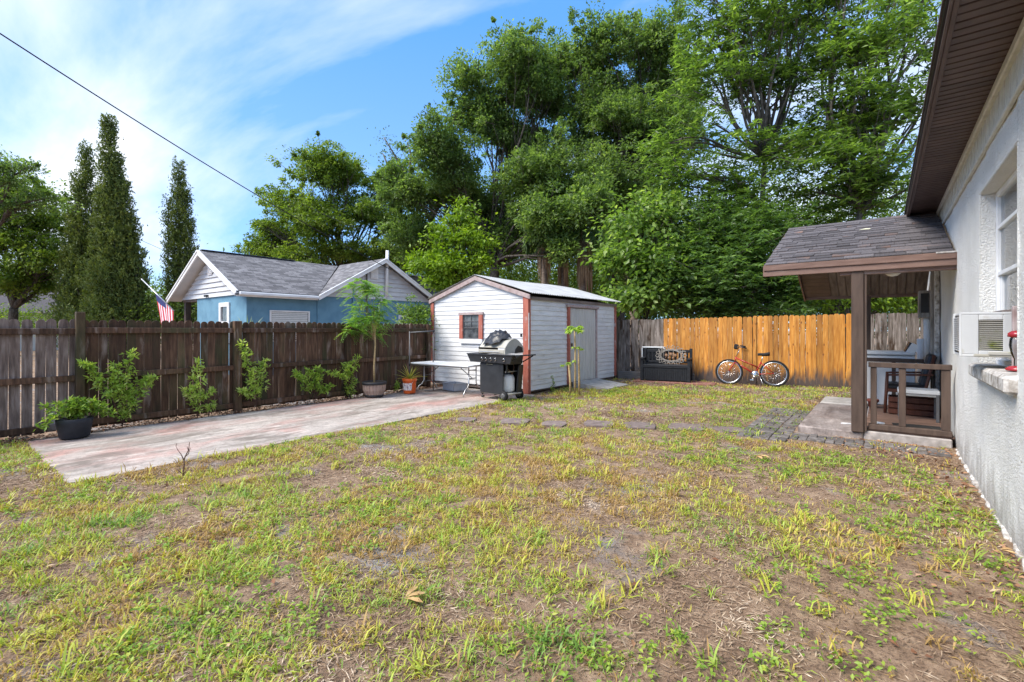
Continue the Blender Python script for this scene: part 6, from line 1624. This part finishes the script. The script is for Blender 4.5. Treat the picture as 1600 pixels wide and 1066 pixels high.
# geranium-like plant in the black pot
sapling((-8.42, 1.36, .24), [([(0, 0, 0), (.03 * math.cos(a), .05 * math.sin(a), .12), (.16 * math.cos(a) * s_, .34 * math.sin(a) * s_, .20 + .06 * math.sin(a * 3))], .3) for a, s_ in [(k * .62, .55 + .4 * (k % 2)) for k in range(14)]] + [([(0, 0, 0), (.02, .01, .15), (.03, .03 * (k - 3), .27)], .2) for k in range(6)] + [([(0, 0, 0), (.05, .20, .14), (.08, .36, .04)], .4), ([(0, 0, 0), (.05, -.2, .10), (.1, -.34, -.03)], .4)],
        'leafy green bedding plant overflowing the charcoal pot', 88, leaf=.075, mat='leaf_pot', group=None, name='potted_plant', spread=.11, per=12, bias=-.05, cat='plant')
# spiky plant in the bucket, yucca leaves over the fence
def spiky(base, n, l, w, mat, label, name, seed, up=.9, cat='plant'):
    rng = np.random.default_rng(seed); root = empty(name, base); tag(root, label, cat)
    for k in range(n):
        a = k * 2.4; el_ = rng.uniform(.35, 1.4) * up; ll = l * rng.uniform(.75, 1.1); vs, fs = [], []
        for i in range(7):
            f_ = i / 6; r_ = ll * f_ * math.cos(el_) * (1 + .15 * f_); z = ll * f_ * math.sin(el_) - .28 * ll * f_ * f_ * math.cos(el_) ; ww = w * (1 - f_ ** 2 * .95) * .5
            cx, cy = r_ * math.cos(a), r_ * math.sin(a); sx_, sy_ = -math.sin(a) * ww, math.cos(a) * ww
            vs += [(cx + sx_, cy + sy_, z + ww * .5), (cx, cy, z), (cx - sx_, cy - sy_, z + ww * .5)]
        for i in range(6): fs += [(i * 3, i * 3 + 1, i * 3 + 4, i * 3 + 3), (i * 3 + 1, i * 3 + 2, i * 3 + 5, i * 3 + 4)]
        tint_mesh('leaf', np.array(vs), np.array(fs), np.full(len(fs), rng.random()) + rng.normal(size=len(fs)) * .05, M[mat], root)
spiky((-8.36, 6.94, .32), 30, .42, .030, 'leaf_spike', 'spiky yellow and orange bromeliad growing in the orange bucket', 'bromeliad', 91)
yb = at(387, 515, 13.2); spiky((yb.x, yb.y, 1.2), 9, .85, .05, 'leaf_yucca', 'pale yucca leaves poking above the dark fence by the blue wall', 'yucca', 92, up=1.15)
P('stem', M['palm_bark'], bpy.data.objects['yucca'], (0, 0, -.6), (.08, .08, 1.2))
# papaya stems
pq = empty('papaya_tree', (-5.34, 9.05, 0)); tag(pq, 'young papaya with bare tan stems beside the shed door', 'tree')
stems = [[(0, 0, -.05), (.01, .0, .5), (0, .02, 1.0), (-.02, .02, 1.42)], [(.08, .05, -.05), (.08, .05, .4), (.06, .06, .8), (.05, .07, 1.02)], [(-.08, -.06, -.05), (-.08, -.06, .3), (-.11, -.07, .68)]]
for s in stems: MB().tube(s, [.026, .023, .02, .015][:len(s)], 10).build('stem', M['stem_tan'], pq)
rng = np.random.default_rng(95); pos, dirs, tn = [], [], []
pet = MB()
for (tp, n, sc) in (((-.02, .02, 1.42), 9, 1.0), ((.05, .07, 1.02), 5, .6), ((-.11, -.07, .68), 4, .7)):
    for k in range(n):
        a = k * 6.28 / n + rng.random() * .5; el_ = rng.uniform(-.1, .8); e = np.array(tp) + np.array([math.cos(a) * math.cos(el_), math.sin(a) * math.cos(el_), math.sin(el_)]) * rng.uniform(.10, .22) * sc
        pet.tube([tp, tuple(e)], .003, 4)
        for q in range(9):
            b = a + (q - 4) * .5; dd = np.array([math.cos(b), math.sin(b), -.55 + rng.normal() * .4]); pos.append(e + unit(dd) * .05 * sc); dirs.append(dd); tn.append((.3 + rng.random() * .4, .15 * sc))
pet.build('petioles', M['leaf_sapling'], pq)
tn = np.array(tn); V, F, t_ = leaves(np.array(pos), np.array(dirs), np.tile([0, 0, 1.0], (len(pos), 1)), tn[:, 1], tn[:, 1] * .42, tn[:, 0]); tint_mesh('foliage', V, F, t_, M['leaf_sapling'], pq)

# ================================================================== LAWN
def blocked(x, y):
    b = (x < -5.985) & (y > .93) & (y < 8.6)
    b |= (x > -1.0) & (y > 7.72) & (y < 12)
    b |= (x > WX - .04)
    b |= (x > SX0 - .1) & (x < SX1 + .02) & (y > SY0) & (y < SY1 + .1)
    b |= (x > SX1) & (x < SX1 + .98) & (y > 10.32) & (y < 11.5)
    b |= (x < FX + .05)
    yb_ = BF0.y + (x - BF0.x) * math.tan(BFA); b |= y > yb_ - .06
    for sx_, sy_ in STONES: b |= ((x - sx_) ** 2 + (y - sy_) ** 2 < .15 ** 2)
    return b
def in_pavers(x, y): return ((x > -1.6) & (x < -.9) & (y > 6.95) & (y < 9.8)) | ((x > -1.6) & (x < .72) & (y > 7.1) & (y < 7.75))
def seen(x, y):
    d = -x * math.sin(R(YAW)) + y * math.cos(R(YAW)); l = x * math.cos(R(YAW)) + y * math.sin(R(YAW))
    return (d > 1.5) & (np.abs(l) < d * 1.22 + 1.6)
def density(x, y):
    """0..1 how thick the grass stands"""
    n = fbm(x * .75 + 3, y * .75 + 8, 4); n2 = fbm(x * 2.6 + 11, y * 2.6, 3); n3 = fbm(x * 7 + 2, y * 7, 2)
    v = np.clip((n - .40) * 3.2 + (n2 - .5) * 2.6 + (n3 - .5) * 2.8 + .10, 0, 1)
    right = np.clip((x + 2.6 - (y - 4) * .12) / 2.4, 0, 1); v = v * (1 - .62 * right)
    v = np.maximum(v, np.where((x > -6.05) & (x < -5.8) & (y > .8) & (y < 8), .75, 0)); v = np.maximum(v, np.where((y > .78) & (y < .95) & (x < -6), .5, 0)); v = v * np.where(in_pavers(x, y), .16, 1)
    v = v * np.where(y > 11.8, .55, 1) * np.where((y > 7.2) & (x > -3.3) & (x < -1.2) & (y < 9.6), .4, 1)
    return v
def sample(n, rng, lo, hi, dens, far=0):
    n = int(n * 1.13); x = rng.uniform(-9, .8, n); y = rng.uniform(-3.0, 14.4, n)
    d = -x * math.sin(R(YAW)) + y * math.cos(R(YAW))
    k = seen(x, y) & ~blocked(x, y) & (d >= lo) & (d < hi)
    x, y = x[k], y[k]; k = rng.random(len(x)) < dens(x, y); return x[k], y[k]
def blades(x, y, per, ln, wd, spread, rng, greenshift=0.0, upm=1.0, tintf=None):
    n = len(x); ix = np.repeat(np.arange(n), per); N = len(ix); a = rng.random(N) * 6.283
    size = rng.uniform(.6, 1.3, n)[ix]
    bx = x[ix] + rng.normal(size=N) * spread; by = y[ix] + rng.normal(size=N) * spread; bz = gh(bx, by) - .004
    bad = blocked(bx, by); bx, by, bz, a, size, ix = bx[~bad], by[~bad], bz[~bad], a[~bad], size[~bad], ix[~bad]; N = len(bx)
    L = ln * size * rng.uniform(.5, 1.15, N); W_b = wd * rng.uniform(.7, 1.2, N); el_ = rng.uniform(.25, 1.35, N) * upm
    hd = np.stack([np.cos(a), np.sin(a), np.zeros(N)], 1); sd_ = np.stack([-np.sin(a), np.cos(a), np.zeros(N)], 1)
    up = np.array([0, 0, 1.0])[None]; p0 = np.stack([bx, by, bz], 1)
    p1 = p0 + (hd * np.cos(el_)[:, None] + up * np.sin(el_)[:, None]) * (L * .55)[:, None]
    el2 = el_ - rng.uniform(.3, .9, N); p2 = p1 + (hd * np.cos(el2)[:, None] + up * np.sin(el2)[:, None]) * (L * .45)[:, None]
    p2[:, 2] = np.maximum(p2[:, 2], bz + .004)
    w = W_b[:, None] * sd_ * .5
    V = np.stack([p0 - w * .7, p0 + w * .7, p1 - w, p1 + w, p2], 1).reshape(-1, 3); b = np.arange(N)[:, None] * 5
    F = np.concatenate([b + [0, 1, 3], b + [0, 3, 2], b + [2, 3, 4]], 0)
    g = fbm(bx * 1.1 + 40, by * 1.1 + 12, 3); g2 = fbm(bx * 4.5, by * 4.5 + 60, 3)
    t = np.clip(.44 + (g - .5) * 1.1 + (g2 - .5) * .9 + rng.normal(size=n)[ix] * .10 + rng.normal(size=N) * .09 + greenshift, .17, 1)
    dead = rng.random(N) < .20; t = np.where(dead, rng.uniform(0, .22, N), t)
    return V, F, np.tile(t, 3)
def cat_(parts):
    Vs, Fs, Ts = [], [], []; o = 0
    for V, F, t in parts: Vs.append(V); Fs.append(F + o); Ts.append(t); o += len(V)
    return np.concatenate(Vs), np.concatenate(Fs), np.concatenate(Ts)
rng = np.random.default_rng(101)
parts = []
x, y = sample(150000, rng, 1.5, 4.6, density); parts.append(blades(x, y, 6, .056, .0055, .020, rng))
x, y = sample(110000, rng, 4.6, 8.5, density); parts.append(blades(x, y, 5, .056, .0075, .028, rng))
x, y = sample(60000, rng, 8.5, 20, density); parts.append(blades(x, y, 5, .060, .013, .045, rng))
V, F, T_ = cat_(parts); o = tint_mesh('lawn_grass', V, F, T_, M['grass']); tag(o, 'patchy yellow-green lawn grass', 'grass', kind='stuff')
print('grass tris', len(F))
# taller coarse tufts
parts = []
x, y = sample(9000, rng, 1.5, 14, lambda x, y: np.clip(density(x, y) * .5 + .10, 0, 1)); parts.append(blades(x, y, 16, .105, .009, .030, rng, .12))
V, F, T_ = cat_(parts); tag(tint_mesh('grass_tufts', V, F, T_, M['grass']), 'coarser grass tufts scattered over the lawn', 'grass', kind='stuff'); print('tufts', len(F))
# low broad-leaved weeds in patches
def weed_density(x, y):
    n = fbm(x * 1.1 + 70, y * 1.1 + 20, 3); v = np.clip((n - .54) * 6, 0, 1)
    for (cx, cy, r_) in ((-.1, 3.2, .55), (.25, 5.2, .45), (-.5, 6.4, .5), (.1, 6.0, .45), (.45, 4.9, .3), (-.05, 4.4, .3), (-2.9, 2.0, .4), (-.2, 2.4, .35)):
        v = np.maximum(v, np.clip(1.15 - ((x - cx) ** 2 + (y - cy) ** 2) / r_ ** 2, 0, 1))
    return v * .6 * np.where(in_pavers(x, y), .3, 1)
x, y = sample(30000, rng, 1.5, 12, weed_density); n = len(x); ix = np.repeat(np.arange(n), 8); N = len(ix)
bx = x[ix] + rng.normal(size=N) * .022; by = y[ix] + rng.normal(size=N) * .022; bz = gh(bx, by) + rng.uniform(.004, .05, N)
V, F, T_ = leaves(np.stack([bx, by, bz], 1), rng.normal(size=(N, 3)) * [1, 1, .45], rng.normal(size=(N, 3)) * .35 + [0, 0, 1], .030 * rng.uniform(.6, 1.3, N), .016, np.clip(.25 + rng.random(n)[ix] * .4 + rng.random(N) * .3, 0, 1))
tag(tint_mesh('ground_weeds', V, F, T_, M['leaf_pot']), 'low broad-leaved weeds creeping over the bare soil', 'weeds', kind='stuff'); print('weeds', len(F))
# straw thatch lying flat
x, y = sample(420000, rng, 1.5, 14, lambda x, y: np.clip(.35 + (fbm(x * 1.3 + 90, y * 1.3, 3) - .45) * 3, .05, 1) * np.where(in_pavers(x, y), .25, 1)); N = len(x)
a = rng.random(N) * 6.283
d_ = -x * math.sin(R(YAW)) + y * math.cos(R(YAW))
V, F, T_ = leaves(np.stack([x, y, gh(x, y) + rng.uniform(.002, .012, N)], 1), np.stack([np.cos(a), np.sin(a), rng.normal(size=N) * .18], 1), np.tile([0, 0, 1.0], (N, 1)) + rng.normal(size=(N, 3)) * .3,
                 .050 * rng.uniform(.4, 1.4, N), .0034 * (1 + d_ / 5), np.clip(rng.random(N) * .7 + (fbm(x * 2, y * 2, 3) - .35), 0, 1), fold=.1)
tag(tint_mesh('dead_thatch', V, F, T_, M['straw']), 'dry brown thatch and clippings on the soil', 'thatch', kind='stuff'); print('thatch', len(F))
# fallen leaves
def litter_d(x, y):
    v = .006 + .0 * x
    v = np.maximum(v, np.where(x < -8.62, 1.0, 0)); v = np.maximum(v, np.where((y > 7.0) & (y < 7.75) & (x > -.5), .28, 0))
    v = np.maximum(v, np.clip((x + .35) / 1.0, 0, 1) ** 2 * .30 * np.where((y > 3.5) & (y < 7.8), 1, .2))
    yb_ = BF0.y + (x - BF0.x) * math.tan(BFA); v = np.maximum(v, np.where(y > yb_ - .5, .25, 0))
    return v
def blk2(x, y): return blocked(x, y)
xx = rng.uniform(-9.12, .68, 110000); yy = rng.uniform(-.5, 14.3, 110000)
edge_ok = ((xx < -8.60) & (yy > 0)) | ~blocked(xx, yy); k = edge_ok & (rng.random(len(xx)) < litter_d(xx, yy)); x, y = xx[k], yy[k]; N = len(x)
zz = np.where((x < -8.6) & (y > .9) & (y < 8.4), np.where(x > -8.72, .03, .012), gh(x, y) + .006)
V, F, T_ = leaves(np.stack([x, y, zz + rng.uniform(.003, .014, N)], 1), rng.normal(size=(N, 3)) * [1, 1, .22], rng.normal(size=(N, 3)) * .45 + [0, 0, 1], .050 * rng.uniform(.5, 1.4, N), .026 * rng.uniform(.6, 1.2, N), rng.random(N), fold=.15)
tag(tint_mesh('leaf_litter', V, F, T_, M['litter']), 'brown fallen leaves along the fence foot and house wall', 'leaf litter', kind='stuff'); print('litter', len(F))
# three pale dead leaves lying on the lawn near the camera, and single ones
dl = texmat('dead_leaf', [(.3, (.34, .20, .08)), (.7, (.52, .36, .17))], nscale=20, rough=.7, bump=.3)
def deadleaf(x, y, l, a, label, fan=1, name='dead_leaf'):
    mb = MB()
    for q in range(fan):
        b = a + (q - (fan - 1) / 2) * .75; c_, s_ = math.cos(b), math.sin(b); o_ = Vector((0, 0, .0))
        P2 = [(0, 0, .005), (.35, .13, .018), (.7, .12, .022), (1, 0, .008), (.7, -.12, .014), (.35, -.13, .02), (.5, 0, .004)]
        vs = [((p[0] * c_ - p[1] * s_) * l, (p[0] * s_ + p[1] * c_) * l, p[2] * l / .14 + q * .004) for p in P2]
        mb.add(vs, [(0, 1, 6), (1, 2, 6), (2, 3, 6), (3, 4, 6), (4, 5, 6), (5, 0, 6)], True)
    o = mb.build(name, dl); o.location = (x, y, float(gh(x, y)) + .03); tag(o, label, 'leaf')
p = at(633, 945, CAM_H * 740 / 430); deadleaf(p.x, p.y, .11, R(60), 'three-lobed tan dead leaf lying on the grass near the camera', 3)
p = at(1112, 812, CAM_H * 740 / 297); deadleaf(p.x, p.y, .06, R(20), 'small orange-tan leaf on bare soil right of the middle of the lawn', 1)
p = at(1180, 716, CAM_H * 740 / 201); deadleaf(p.x, p.y, .16, R(-30), 'long curled pale leaf on the soil below the pavers', 2)
p = at(1562, 868, CAM_H * 740 / 353); deadleaf(p.x, p.y, .08, R(10), 'pale brown leaf on the soil near the house wall', 2)
